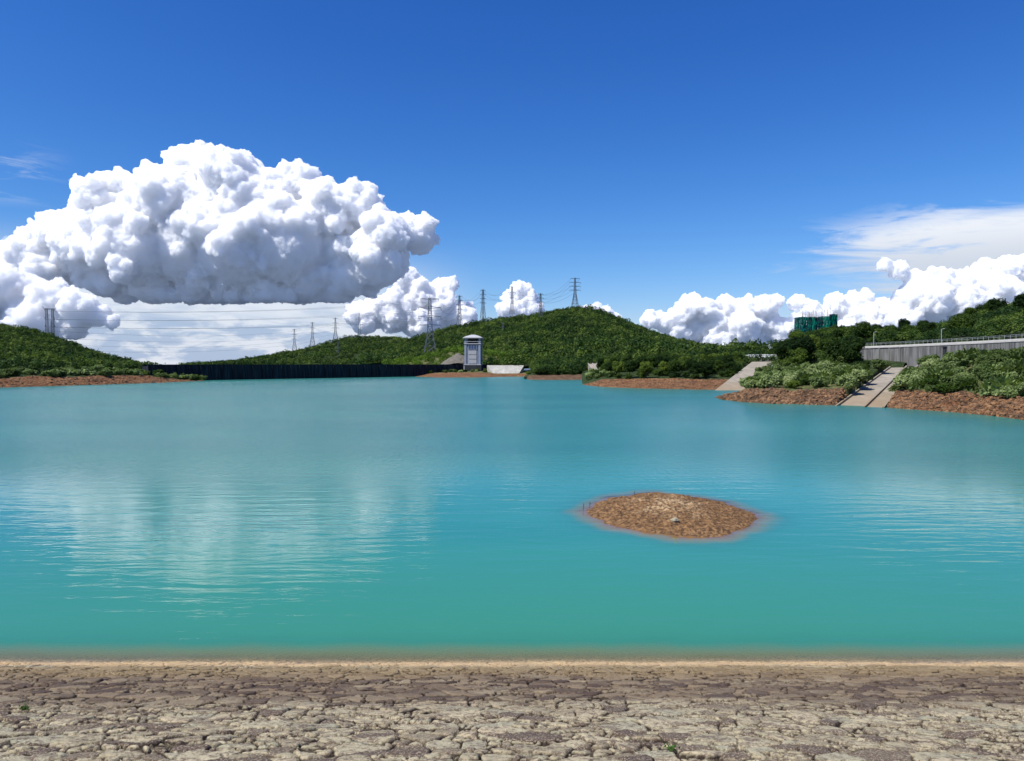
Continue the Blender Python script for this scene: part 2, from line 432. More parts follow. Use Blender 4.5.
# ------------------------------------------------------------------ stone embankment
def voro(x, y, seed, jit=0.92):
    ix = np.floor(x); iy = np.floor(y)
    f1 = np.full(x.shape, 9.0); f2 = np.full(x.shape, 9.0); idv = np.zeros(x.shape); cx = np.zeros(x.shape); cy = np.zeros(x.shape)
    for a in (-1, 0, 1):
        for b in (-1, 0, 1):
            jx = ix+a; jy = iy+b
            qx = jx+0.5+(hsh(jx, jy, seed)-0.5)*jit; qy = jy+0.5+(hsh(jx, jy, seed+1)-0.5)*jit
            d = np.hypot(x-qx, y-qy)
            nw = d < f1
            f2 = np.where(nw, f1, np.minimum(f2, d))
            idv = np.where(nw, hsh(jx, jy, seed+2), idv); cx = np.where(nw, x-qx, cx); cy = np.where(nw, y-qy, cy)
            f1 = np.where(nw, d, f1)
    return f1, f2, idv, cx, cy
def embankment():
    def field(Xg, S, fine=True):
        # S = horizontal distance from the water's edge, towards the camera
        wx = Xg+fbm(Xg*1.1, S*1.1, 11, 2)*0.34+fbm(Xg*7, S*7, 12, 2)*0.035; wy = S+fbm(Xg*1.1, S*1.1, 21, 2)*0.30+fbm(Xg*7, S*7, 22, 2)*0.03
        f1, f2, i1, cx, cy = voro(wx/0.36, wy/0.29, 3)
        g1, g2, i2, dx, dy = voro(wx/0.17, wy/0.15, 13)
        split = (hsh(np.floor(i1*9973), np.floor(i1*313), 5) < 0.42)
        e = np.where(split, np.minimum((f2-f1)*0.35, (g2-g1)*0.16), (f2-f1)*0.35)
        idv = np.where(split, (i1*0.35+i2*0.65), i1)
        f3, f4, i3, ex_, ey_ = voro((Xg+fbm(Xg*3, S*3, 91, 2)*0.1)/0.6, (S+fbm(Xg*3, S*3, 92, 2)*0.1)/0.42, 23, 1.0)
        big_ = hsh(np.floor(i3*8123), np.floor(i3*97), 24) < 0.16      # some larger slabs laid among the small ones
        e = np.where(big_, (f4-f3)*0.5, e); idv = np.where(big_, i3, idv)
        jx = hsh(np.floor(idv*7919), np.floor(idv*101), 6)-0.5; jy = hsh(np.floor(idv*6007), np.floor(idv*57), 7)-0.5
        lift = (hsh(np.floor(idv*5003), np.floor(idv*77), 9)-0.5)
        band = np.clip(1-S/9.0, 0.25, 1)
        tx = np.where(split, dx*0.17, cx*0.40); ty = np.where(split, dy*0.15, cy*0.30)
        h = lift*0.036+tx*jx*0.12+ty*jy*0.18
        gw = 0.026+0.07*np.clip(fbm(Xg*1.8, S*1.8, 33, 3)+0.12, 0, 1)
        prof = np.clip(e/gw*1.15-0.15, 0, 1)**0.7
        rg = np.abs(fbm(Xg*6, S*8, 41, 4, 0.6)); rough = -rg*0.028+0.006+fbm(Xg*2.5, S*3.5, 43, 3)*0.03
        chip = np.round(fbm(Xg*9, S*12, 51, 3, 0.6)*7)/7*0.014
        h = (h+rough+chip)*(0.35+0.65*prof)-(1-prof)*0.050
        # silt fills the joints near the water
        silt = np.clip((1.5-S)/1.5, 0, 1)
        h = h*(1-0.55*silt)+silt*fbm(Xg*3, S*3, 61, 4)*0.03
        lowf = fbm(Xg*0.35, S*0.35, 71, 3)*0.12
        h = h+fbm(Xg*0.28, S*0.2, 81, 4, 0.6)*0.075*np.clip((1.6-S)/1.6, 0, 1)
        z = S*SLOPE+h+lowf*np.clip(S/2, 0.1, 1)
        return z, idv, prof
    m, t, out = mat('pitched_stone')
    geo = t.new('ShaderNodeNewGeometry'); Pn = geo.outputs['Position']
    sp = t.new('ShaderNodeSeparateXYZ'); t.link(Pn, sp.inputs[0])
    s = t.math('SUBTRACT', SHORE_Y, sp.outputs[1])
    a1 = t.new('ShaderNodeAttribute'); a1.attribute_name = 'rnd'; a2 = t.new('ShaderNodeAttribute'); a2.attribute_name = 'gap'
    rn = a1.outputs['Fac']; gp = a2.outputs['Fac']
    rr = t.new('ShaderNodeValToRGB'); rr.color_ramp.interpolation = 'LINEAR'; t.link(rn, rr.inputs[0])
    cols = [(0.0, (0.085, 0.062, 0.056)), (0.14, (0.12, 0.092, 0.078)), (0.24, (0.29, 0.255, 0.18)), (0.5, (0.41, 0.38, 0.27)), (0.7, (0.50, 0.45, 0.32)), (0.86, (0.33, 0.34, 0.26)), (1.0, (0.50, 0.43, 0.30))]
    e = rr.color_ramp.elements; e[0].position = cols[0][0]; e[0].color = (*cols[0][1], 1); e[1].position = 1; e[1].color = (*cols[-1][1], 1)
    for p_, c_ in cols[1:-1]:
        k = e.new(p_); k.color = (*c_, 1)
    nA = t.noise(Pn, 1.2, 6, 0.65); nB = t.noise(Pn, 11, 6, 0.7); nC = t.noise(t.mapping(Pn, (0.5, 1, 1)), 0.8, 5, 0.6); nD = t.noise(Pn, 38, 4, 0.7)
    nE = t.noise(Pn, 4.5, 6, 0.7, 0.5)
    c = t.mix(t.mapr(nE, 0.52, 0.60, 0, 0.85), rr.outputs[0], (0.125, 0.092, 0.078))
    c = t.mix(t.mapr(nB, 0.47, 0.60, 0, 0.75), c, (0.11, 0.085, 0.07))
    c = t.mix(t.mapr(nD, 0.48, 0.64, 0, 0.6), c, (0.60, 0.54, 0.41))
    # brown stained drawdown band, pale silt at the water's edge
    sn = t.math('ADD', s, t.math('MULTIPLY', t.math('SUBTRACT', nC, 0.5), 2.4))
    band = t.math('MULTIPLY', t.mapr(sn, 1.1, 2.4), t.mapr(sn, 7.2, 5.0))
    brown = t.mix(t.mapr(t.math('ADD', t.math('MULTIPLY', rn, 0.5), t.math('MULTIPLY', nB, 0.6)), 0.3, 0.85), (0.085, 0.062, 0.055), (0.24, 0.19, 0.135))
    c = t.mix(t.math('MULTIPLY', band, t.mapr(nA, 0.3, 0.55, 0.55, 0.95)), c, brown)
    olive = t.math('MULTIPLY', t.mapr(sn, 0.5, 1.0), t.mapr(sn, 3.4, 1.8))
    c = t.mix(t.math('MULTIPLY', olive, 0.75), c, t.mix(t.mapr(nB, 0.4, 0.6), (0.20, 0.15, 0.085), (0.31, 0.24, 0.14)))
    sand = t.mapr(t.math('ADD', s, t.math('MULTIPLY', t.math('SUBTRACT', nA, 0.5), 1.0)), 1.0, 0.35)
    c = t.mix(t.math('MULTIPLY', sand, t.mapr(nB, 0.38, 0.62, 1.0, 0.6)), c, (0.56, 0.42, 0.25))
    wet = t.mapr(s, 0.02, -0.15)
    c = t.mix(t.math('MULTIPLY', wet, t.mapr(nE, 0.4, 0.6, 0.6, 1.0)), c, (0.58, 0.45, 0.24))
    c = t.mix(t.math('MULTIPLY', wet, t.mapr(nB, 0.48, 0.58, 0, 0.6)), c, (0.16, 0.12, 0.07))
    gapd = t.math('MULTIPLY', t.mapr(gp, 0.97, 0.40, 0, 0.98), t.mapr(t.noise(Pn, 2.6, 4, 0.6), 0.36, 0.54, 0.45, 1.0))  # dark soil in the joints, deepened to paint in the stones' relief shadows
    c = t.mix(t.math('MULTIPLY', gapd, t.mapr(s, 0.2, 1.6, 0.3, 1.0)), c, (0.03, 0.022, 0.018))
    p = t.new('ShaderNodeBsdfPrincipled'); t.link(c, p.inputs['Base Color']); p.inputs['Roughness'].default_value = 0.92
    p.inputs['Specular IOR Level'].default_value = 0.15
    c = t.mix(1.0, c, (1.06, 0.99, 0.88), 'MULTIPLY'); t.link(c, p.inputs['Base Color'])
    b = t.new('ShaderNodeBump'); b.inputs['Distance'].default_value = 0.03; t.link(nD, b.inputs['Height']); t.link(b.outputs[0], p.inputs['Normal'])
    t.link(p.outputs[0], out.inputs[0])
    # one sheet: fine in the middle, coarser to the sides
    xm = np.arange(-13.0, 13.0, 0.017)
    xl = -13.0-np.cumsum(np.linspace(0.03, 0.30, 120))[::-1]; xr = 13.0+np.cumsum(np.linspace(0.03, 0.30, 120))
    xs = np.concatenate([xl, xm, xr])
    ss = np.concatenate([np.linspace(-12, -1.5, 20), np.arange(-1.4, 11.6, 0.026), np.linspace(11.7, 20, 60)])
    Xg, Sg = np.meshgrid(xs, ss)
    z, idv, prof = field(Xg, Sg)
    z = np.where(Sg < -1.5, Sg*SLOPE, z)
    me = np_mesh('stone_embankment', np.stack([Xg.ravel(), (SHORE_Y-Sg).ravel(), z.ravel()], 1), grid_faces(len(ss), len(xs))[:, ::-1], True, {'rnd': idv.ravel(), 'gap': prof.ravel()})
    link('embankment', me, m, kind='structure')
embankment()

# ------------------------------------------------------------------ lofted land
LAND = {}
def rail_eval(rail, n):
    px = [p[0] for p in rail]; tt = np.linspace(px[0], px[-1], n)
    pts = []
    W_ = np.array([tuple(p[3]) for p in rail])
    out = np.stack([np.interp(tt, px, W_[:, k]) for k in range(3)], 1)
    return out
def rl(pts):
    """rail points (px, py, Y) or (px, py) on the water plane -> with world position"""
    r = []
    for p in pts:
        wpt = P(*p) if len(p) == 3 else Wp(*p)
        r.append((p[0], p[1], 0, wpt))
    return r
def rail_off(rail, dy, z=None, dz=0.0):
    return [(a, b, c, Vector((w_.x*(w_.y+dy)/w_.y, w_.y+dy, (w_.z+dz) if z is None else z))) for a, b, c, w_ in rail]
def land(name, rails, sub, n, mats, noise=(0.0, 0.1), seed=0, rough=None):
    """rails nearest first; mats: per strip material key"""
    rows = []
    strip = []
    E = [rail_eval(r, n) for r in rails]
    for i in range(len(E)-1):
        k = sub[i]
        for j in range(k):
            f = j/k; rows.append(E[i]*(1-f)+E[i+1]*f); strip.append(i)
    rows.append(E[-1]); strip.append(len(E)-2)
    G = np.array(rows)
    base = G.copy()
    nz = fbm(G[:, :, 0]*noise[1], G[:, :, 1]*noise[1], seed, 5, 0.55)*noise[0]
    if rough is not None:
        amp = np.array([rough[s] for s in strip])[:, None]
        G[:, :, 2] += amp*fbm(G[:, :, 0]*0.55, G[:, :, 1]*0.55+G[:, :, 2]*0.6, seed+9, 5, 0.62)
        G[:, :, 1] += amp*1.2*fbm(G[:, :, 0]*0.4, G[:, :, 2]*0.9, seed+19, 4, 0.6)
    G[:, :, 2] += nz
    F_ = grid_faces(len(rows), n)
    me = np_mesh(name, G.reshape(-1, 3), F_, True)
    keys = list(dict.fromkeys(mats))
    for k in keys: me.materials.append(M[k])
    sidx = np.repeat(np.array(strip[:-1]), n-1)
    me.polygons.foreach_set('material_index', np.array([keys.index(mats[s]) for s in sidx], dtype=np.int32))
    o = link(name, me, None, kind='structure')
    LAND[o.name] = (G, np.array(strip))
    return G, np.array(strip)

# left far ridge
ridge = land('hill', [rl([(180, 368, 900), (330, 367, 900), (470, 367, 900)]),
                      rl([(180, 368, 1150), (250, 363.5, 1150), (300, 359, 1150), (340, 352, 1150), (400, 350, 1150), (470, 355, 1150)]),
                      rl([(180, 370, 1400), (205, 367, 1400), (250, 360.5, 1400), (300, 350.5, 1400), (340, 340.5, 1400), (350, 338, 1400), (372, 337.5, 1400), (400, 338.5, 1400), (420, 343, 1400), (470, 352, 1400)]),
                      rl([(180, 372, 1700), (300, 368, 1700), (470, 368, 1700)])],
             [10, 10, 6], 120, ['undergrowth']*3, (14, 0.012), 3)
main = land('hill', [rl([(360, 366, 520), (450, 364, 500), (520, 361, 440), (600, 360, 420), (700, 357, 400), (800, 353, 420), (880, 352, 460)]),
                     rl([(360, 362, 720), (400, 359, 720), (450, 349, 720), (520, 340, 700), (580, 336, 680), (640, 342, 660), (700, 351, 640), (800, 358, 660), (880, 362, 660)]),
                     rl([(360, 364, 1000), (395, 352, 1000), (412, 344, 1000), (440, 334, 1000), (480, 324, 1000), (500, 318, 1000), (530, 316, 1000), (560, 310, 1000), (578, 308, 1000), (600, 312, 1000), (625, 323, 1000), (660, 338, 1000), (700, 351, 1000), (740, 358, 1000), (800, 363, 1000), (880, 366, 1000)]),
                     rl([(360, 370, 1300), (560, 345, 1300), (880, 370, 1300)])],
            [16, 16, 6], 160, ['undergrowth']*3, (16, 0.012), 5)
knoll = land('knoll', [rl([(385, 370, 455), (430, 369, 462), (480, 368, 470), (545, 366, 470)]),
                       rl([(385, 365, 500), (420, 361, 500), (445, 356, 505), (465, 353, 505), (490, 356, 500), (545, 360, 480)]),
                       rl([(385, 367, 540), (420, 361, 545), (445, 353, 550), (462, 350, 555), (490, 355, 545), (545, 361, 520)]),
                       rl([(385, 372, 640), (545, 368, 640)])],
             [8, 6, 5], 60, ['meadow']*3, (1.5, 0.05), 6)
# left hill with red bank
shl = rl([(-420, 396), (-200, 391), (-60, 389), (0, 387.6), (60, 386), (120, 384), (160, 382.8), (186, 381.8), (203, 380.9)])
bkl = rl([(-420, 380, 170), (-200, 380, 199), (0, 378.6, 230), (30, 376.5, 237), (60, 377.5, 245), (100, 375.5, 262), (125, 375, 272), (150, 376, 286), (172, 378.5, 300), (203, 381.0, 312)])
leftland = land('hill', [rail_off(shl, -14, z=-3.5), shl, bkl,
                         rl([(-420, 366, 230), (-200, 370, 250), (0, 373, 262), (60, 372, 275), (100, 371, 300), (140, 373, 315), (172, 377, 320), (203, 381.5, 320)]),
                         rl([(-420, 330, 420), (-200, 345, 400), (0, 352, 370), (50, 354, 370), (90, 360, 370), (120, 365, 365), (150, 371, 350), (172, 377, 335), (203, 382, 330)]),
                         rl([(-420, 300, 560), (-200, 318, 540), (0, 328, 500), (20, 330, 500), (50, 338, 490), (80, 349, 470), (105, 360, 430), (130, 367, 400), (160, 374, 370), (203, 384, 350)]),
                         rl([(-420, 372, 800), (0, 372, 800), (203, 384, 600)])],
                [5, 10, 5, 12, 12, 6], 300, ['soil', 'soil', 'undergrowth', 'undergrowth', 'undergrowth', 'undergrowth'], (1.0, 0.05), 7, rough=[0.3, 1.6, 0.8, 2, 3, 0])
# spit in front of the tower
sha = rl([(410, 376.0), (418, 376.8), (440, 377.6), (480, 377.3), (515, 376.4), (535, 376.6), (575, 376)])
bka = rl([(410, 375.9, 435), (430, 373.6, 420), (450, 372.6, 415), (480, 372.6, 418), (500, 374.2, 420), (530, 373.4, 420), (575, 372, 425)])
spit = land('bank', [rail_off(sha, -10, z=-3), sha, bka, rl([(410, 371, 455), (480, 370.5, 455), (488, 371, 455), (526, 371, 455), (535, 368, 455), (575, 366, 460)])],
            [3, 8, 6], 130, ['soil', 'soil', 'meadow'], (0.3, 0.1), 8, rough=[0, 0.5, 0.3])
# bank between the spit and the middle peninsula
shb = rl([(524, 378.2), (528, 379.4), (545, 379.9), (590, 379.7), (640, 379)])
bkb = rl([(524, 377.6, 348), (530, 375.2, 342), (545, 375.0, 345), (590, 374.6, 348), (640, 374, 350)])
bankb = land('bank', [rail_off(shb, -8, z=-3), shb, bkb, rl([(524, 377.8, 362), (533, 372, 370), (570, 370, 380), (640, 368, 380)]), rl([(524, 376.5, 400), (535, 367, 430), (570, 363, 430), (640, 362, 430)])],
             [3, 8, 6, 6], 130, ['soil', 'soil_brown', 'undergrowth', 'undergrowth'], (0.4, 0.1), 9, rough=[0, 0.7, 0.5, 0.5])
# middle peninsula
shc = rl([(582, 384.6), (590, 385.8), (600, 386.7), (640, 388.4), (700, 389.6), (740, 390), (800, 390)])
bkc = rl([(582, 384.4, 252), (592, 382.4, 246), (602, 379.2, 238), (620, 378.6, 233), (660, 378.4, 226), (700, 379.6, 221), (740, 379, 222), (800, 379, 222)])
pen = land('bank', [rail_off(shc, -8, z=-3), shc, bkc, rl([(582, 384.5, 262), (610, 372.5, 262), (660, 371.5, 250), (740, 370.5, 245), (800, 370, 240)]),
                    rl([(582, 378, 300), (610, 369, 300), (660, 367, 300), (740, 363.5, 290), (800, 363, 280)]), rl([(582, 369, 400), (660, 361, 400), (740, 359, 400), (800, 357, 400)])],
           [3, 10, 5, 6, 8], 170, ['soil', 'soil', 'undergrowth', 'undergrowth', 'undergrowth'], (0.5, 0.08), 10, rough=[0, 1.0, 0.5, 0.8, 0.8])
# right peninsula, left of the big chute
shd = rl([(716, 397.8), (722, 399.6), (740, 402.0), (770, 403.6), (800, 404.4), (840, 405.6), (885, 407)])
bkd = rl([(716, 397.7, 156), (728, 394.8, 148), (742, 390.5, 144), (752, 388.2, 142), (775, 388.6, 138), (800, 390.5, 134), (820, 390, 134), (850, 387, 133), (885, 384, 134)])
right = land('bank', [rail_off(shd, -8, z=-3), shd, bkd,
                      rl([(732, 395, 172), (754, 385, 164), (800, 380, 158), (850, 377, 155), (885, 374, 152)]),
                      rl([(752, 388, 200), (768, 373, 195), (800, 366, 190), (850, 366, 180), (900, 366, 172)]),
                      rl([(785, 366, 255), (792, 361, 250), (810, 355, 245), (850, 354, 235), (915, 358, 215)]),
                      rl([(770, 362, 330), (775, 358, 330), (785, 349, 330), (800, 344, 330), (850, 342, 330), (930, 338, 320)]),
                      rl([(760, 366, 460), (800, 360, 460), (930, 355, 440)])],
             [3, 14, 6, 6, 8, 8, 5], 200, ['soil_brown', 'soil_brown', 'meadow', 'undergrowth', 'undergrowth', 'undergrowth', 'undergrowth'], (0.5, 0.08), 11, rough=[0, 1.3, 0.6, 0.6, 0.8, 0.8, 0])
# right foreground bank, right of the chute
she = rl([(874, 407.2), (884, 407.8), (915, 409.3), (950, 412.0), (990, 415.8), (1024, 419.8), (1200, 441)])
bke = rl([(878, 406, 124), (886, 400, 126), (899, 389.5, 128), (915, 390.5, 121), (935, 393, 116), (960, 391.5, 113), (990, 394, 106), (1024, 397, 100), (1200, 408, 76)])
right2 = land('bank', [rail_off(she, -8, z=-3), she, bke,
                       rl([(893, 389, 145), (908, 381, 142), (940, 378, 132), (980, 374, 128), (1024, 372, 122), (1200, 376, 100)]),
                       rl([(908, 375, 165), (920, 368, 162), (940, 365, 155), (985, 360, 145), (1024, 358, 136), (1200, 352, 112)]),
                       rl([(916, 368, 200), (925, 363, 190), (940, 360, 180), (985, 356, 165), (1024, 352, 154), (1200, 340, 125)])],
              [3, 16, 7, 7, 4], 220, ['soil', 'soil', 'meadow', 'meadow', 'meadow'], (0.4, 0.1), 12, rough=[0, 1.3, 0.7, 0.5, 0.3])
# wooded hill behind the retaining wall
WT = 11.7
wl = [(845, P(845, 364, 214)), (868, P(868, 364, 205)), (905, P(905, 364, 190)), (946, P(946, 364, 172)), (985, P(985, 364, 157)), (1024, P(1024, 364, 143)), (1100, P(1100, 364, 120)), (1200, P(1200, 364, 98))]
def wall_rail(dy, z): return [(a, 0, 0, Vector((p.x*(p.y+dy)/p.y, p.y+dy, z))) for a, p in wl]
hillr = land('hill', [wall_rail(7.5, WT-0.15), rail_off(wall_rail(16, WT+1.5), 0),
                      rl([(845, 352, 250), (880, 345, 248), (920, 340, 235), (960, 333, 215), (1000, 325, 200), (1024, 320, 190), (1200, 290, 150)]),
                      rl([(820, 349, 330), (850, 345, 330), (880, 339, 320), (920, 332, 300), (960, 325, 285), (990, 317, 275), (1024, 306, 265), (1200, 262, 230)]),
                      rl([(820, 366, 480), (1200, 366, 480)])],
             [4, 10, 12, 6], 140, ['undergrowth']*4, (1.5, 0.05), 13)

def Wl(px, py, z):
    p = Wp(px, py); p.z = z; return p
CHUTE_A = [Wl(835, 406.0, -0.75), Wl(884, 408.0, -0.75), P(918, 369, 178), P(890, 369.5, 180)]
CHUTE_B = [Wl(712, 390.8, -1.2), Wl(754, 390.8, -1.2), P(790, 363.5, 262), P(752, 364, 264)]
def quad_uv(q, x, y):
    q = [np.array(v_)[:2] for v_ in q]; u = np.full(x.shape, 0.5); v_ = np.full(x.shape, 0.5)
    a = q[0]; b = q[1]-q[0]; c = q[3]-q[0]; d = q[0]-q[1]+q[2]-q[3]
    for _ in range(8):
        fx = a[0]+b[0]*u+c[0]*v_+d[0]*u*v_-x; fy = a[1]+b[1]*u+c[1]*v_+d[1]*u*v_-y
        xu = b[0]+d[0]*v_; xv = c[0]+d[0]*u; yu = b[1]+d[1]*v_; yv = c[1]+d[1]*u
        det = xu*yv-xv*yu; det = np.where(np.abs(det) < 1e-6, 1e-6, det)
        u = np.clip(u-(fx*yv-fy*xv)/det, -4, 5); v_ = np.clip(v_-(xu*fy-yu*fx)/det, -4, 5)
    return u, v_
def carve(name, q, rise, um=0.04):
    G = LAND[name][0]; u, v_ = quad_uv(q, G[:, :, 0], G[:, :, 1])
    z = np.array([w_.z for w_ in q]); uc = np.clip(u, 0, 1); vc = np.clip(v_, -0.2, 1)
    pl = (z[0]*(1-uc)+z[1]*uc)*(1-vc)+(z[3]*(1-uc)+z[2]*uc)*vc+rise
    ins = (u > -um) & (u < 1+um) & (v_ > -0.25) & (v_ < 1.0)
    soft = (u > -0.09) & (u < 1.09) & (v_ > -0.25) & (v_ < 1.12) & ~ins
    ex = np.maximum(np.maximum(-um-u, u-1-um), 0)
    G[:, :, 2] = np.where(ins, np.minimum(G[:, :, 2], pl-0.5), np.where(soft, np.minimum(G[:, :, 2], pl+0.2+ex*30+np.maximum(v_-1, 0)*60), G[:, :, 2]))
    me = bpy.data.objects[name].data; me.vertices.foreach_set('co', G.reshape(-1).astype(np.float32)); me.update()
for nm in list(LAND):
    if nm.startswith('bank'): carve(nm, CHUTE_A, 0.45); carve(nm, CHUTE_B, 0.8)
def chute_free(p, pad=0.06):
    ok = np.ones(len(p), bool)
    for q in (CHUTE_A, CHUTE_B):
        u, v_ = quad_uv(q, p[:, 0], p[:, 1]); ok &= ~((u > -pad) & (u < 1+pad) & (v_ > -0.3) & (v_ < 1.04))
    return ok

# ------------------------------------------------------------------ foliage templates
rng = np.random.default_rng(11)
def quads_from(cent, nrm, size, rs):
    n = len(cent)
    a = rs.normal(size=(n, 3)); a -= (a*nrm).sum(1, keepdims=True)*nrm; a /= np.linalg.norm(a, axis=1, keepdims=True)+1e-9
    b = np.cross(nrm, a)
    s = size[:, None]
    v0 = cent-a*s-b*s*0.55; v1 = cent+a*s*0.2-b*s*0.75; v2 = cent+a*s*1.1+b*s*0.1; v3 = cent-a*s*0.1+b*s*0.7
    V = np.stack([v0, v1, v2, v3], 1).reshape(-1, 3)
    return V, np.arange(4*n).reshape(n, 4)
def crown_mesh(name, wd, ht, zc, lobes, per, leaf, seed, spread=0.8, m=None, flat=1.0):
    rs = np.random.default_rng(seed)
    V = []; Fc = []; off = 0
    for i in range(lobes):
        if i == 0: c = np.array([0, 0, 0.0]); r = 0.62
        else:
            ang = rs.uniform(0, 6.283); rad = math.sqrt(rs.uniform(0.08, 1))*spread*0.72; zz = rs.uniform(-0.5, 0.75)
            c = np.array([math.cos(ang)*rad, math.sin(ang)*rad, zz*(1-0.5*rad)]); r = rs.uniform(0.26, 0.46)
        d = rs.normal(size=(per, 3)); d /= np.linalg.norm(d, axis=1, keepdims=True)
        rr_ = r*(1-np.abs(rs.normal(0, 0.16, per)))*(1+0.25*np.sin(d[:, 0]*5+i)*np.cos(d[:, 1]*4+d[:, 2]*5))
        ct = c+d*rr_[:, None]
        ct = ct*np.array([wd/2, wd/2, ht/2])+np.array([0, 0, zc])
        nn = d+rs.normal(size=(per, 3))*0.55+np.array([0, 0, 0.35]); nn /= np.linalg.norm(nn, axis=1, keepdims=True)
        v_, f_ = quads_from(ct, nn, leaf*rs.uniform(0.6, 1.35, per), rs)
        keep = ct[:, 2] > 0.02*ht
        v_ = v_.reshape(-1, 4, 3)[keep].reshape(-1, 3); f_ = np.arange(len(v_)).reshape(-1, 4)
        V.append(v_); Fc.append(f_+off); off += len(v_)
    me = np_mesh(name, np.concatenate(V), np.concatenate(Fc), False)
    if m: me.materials.append(m)
    return me
def tuft_mesh(name, wd, ht, n, seed, m):
    """shrub of upright arching blades with leafy tips (silvergrass-like)"""
    rs = np.random.default_rng(seed)
    ang = rs.uniform(0, 6.283, n); rad = np.sqrt(rs.uniform(0, 1, n))*wd*0.33
    bx = np.cos(ang)*rad; by = np.sin(ang)*rad
    a2 = ang+rs.normal(0, 0.9, n); ln = ht*rs.uniform(0.5, 1.0, n)*(1-0.4*(rad/(wd*0.33))**2)
    out_ = wd*0.22*rs.uniform(0.2, 1.2, n)
    dx = np.cos(a2); dy = np.sin(a2); wdt = rs.uniform(0.05, 0.13, n)*ht/1.8
    V = []
    px_, py_ = -dy*wdt, dx*wdt
    p0 = np.stack([bx, by, np.zeros(n)], 1); p1 = np.stack([bx+dx*out_*0.35, by+dy*out_*0.35, ln*0.7], 1); p2 = np.stack([bx+dx*out_, by+dy*out_, ln], 1)
    s = np.stack([px_, py_, np.zeros(n)], 1)
    Vv = np.stack([p0-s, p0+s, p1-s*1.3, p1+s*1.3, p2-s*0.6, p2+s*0.6], 1).reshape(-1, 3)
    b = (np.arange(n)*6)[:, None]
    Fc = np.concatenate([b+np.array([0, 1, 3, 2]), b+np.array([2, 3, 5, 4])])
    # leaf clump dome
    k = int(n*1.6); d = rs.normal(size=(k, 3)); d[:, 2] = np.abs(d[:, 2]); d /= np.linalg.norm(d, axis=1, keepdims=True)
    ct = d*np.array([wd*0.5, wd*0.5, ht*0.72])*rs.uniform(0.65, 1.05, (k, 1))*(1+0.2*np.sin(d[:, :1]*7+d[:, 1:2]*5))
    nn = d+rs.normal(size=(k, 3))*0.6; nn /= np.linalg.norm(nn, axis=1, keepdims=True)
    v2, f2 = quads_from(ct, nn, 0.12*ht/1.5*rs.uniform(0.6, 1.4, k), rs)
    me = np_mesh(name, np.concatenate([Vv, v2]), np.concatenate([Fc, f2+len(Vv)]), False)
    me.materials.append(m); return me
def trunk_mesh(ht, r, seed):
    rs = random.Random(seed); b = MB(); top = Vector((rs.uniform(-.3, .3), rs.uniform(-.3, .3), ht))
    def limb(a, c, r0, r1):
        L = (c-a).length; g_ = bmesh.ops.create_cone(b.bm, cap_ends=True, segments=7, radius1=r0, radius2=r1, depth=L)
        bmesh.ops.transform(b.bm, matrix=Matrix.Translation((a+c)/2) @ (c-a).to_track_quat('Z', 'Y').to_matrix().to_4x4(), verts=g_['verts'])
    mid = Vector((rs.uniform(-.2, .2), rs.uniform(-.2, .2), ht*0.5))
    limb(Vector((0, 0, -0.4)), mid, r, r*0.7); limb(mid, top, r*0.7, r*0.3)
    for i in range(4):
        a_ = i*1.57+rs.uniform(-.5, .5); s0 = mid.lerp(top, rs.uniform(0, 0.6)); e0 = s0+Vector((math.cos(a_), math.sin(a_), rs.uniform(0.5, 1)))*ht*0.35
        limb(s0, e0, r*0.4, r*0.12)
    me = b.mesh('trunk', True); me.materials.append(M['bark']); return me
TREES = [(crown_mesh('crown', 5.2, 4.6, 3.4, 18, 330, 0.15, s, m=M['leaf_tree'] if s % 2 else M['leaf_dark']), trunk_mesh(4.0, 0.16, s)) for s in range(101, 109)]
BUSH = [crown_mesh('shrub', 3.2, 2.6, 0.9, 12, 200, 0.115, s, m=M['leaf_tree'] if s % 3 else M['leaf_dark'], spread=1.0) for s in range(201, 206)]
TUFT = [tuft_mesh('silvergrass', 2.9, 1.9, 330, s, M['leaf_shrub']) for s in range(301, 306)]

M['leaf_shrub_far'] = leaf_mat('far_shrub_leaves', (0.07, 0.10, 0.03), (0.15, 0.21, 0.07), (0.33, 0.38, 0.17), 'rnd')
GREEN_FAR = [crown_mesh('shrub', 3.2, 2.6, 0.9, 11, 80, 0.19, s, m=M['leaf_forest'], spread=1.0) for s in range(501, 504)]
PALE_FAR = [crown_mesh('shrub', 3.0, 2.2, 0.75, 11, 80, 0.18, s, m=M['leaf_shrub_far'], spread=1.0) for s in range(511, 514)]
PALE = TUFT[:3]+[crown_mesh('shrub', 3.0, 2.3, 0.75, 11, 190, 0.11, s, m=M['leaf_shrub'], spread=1.0) for s in range(401, 405)]

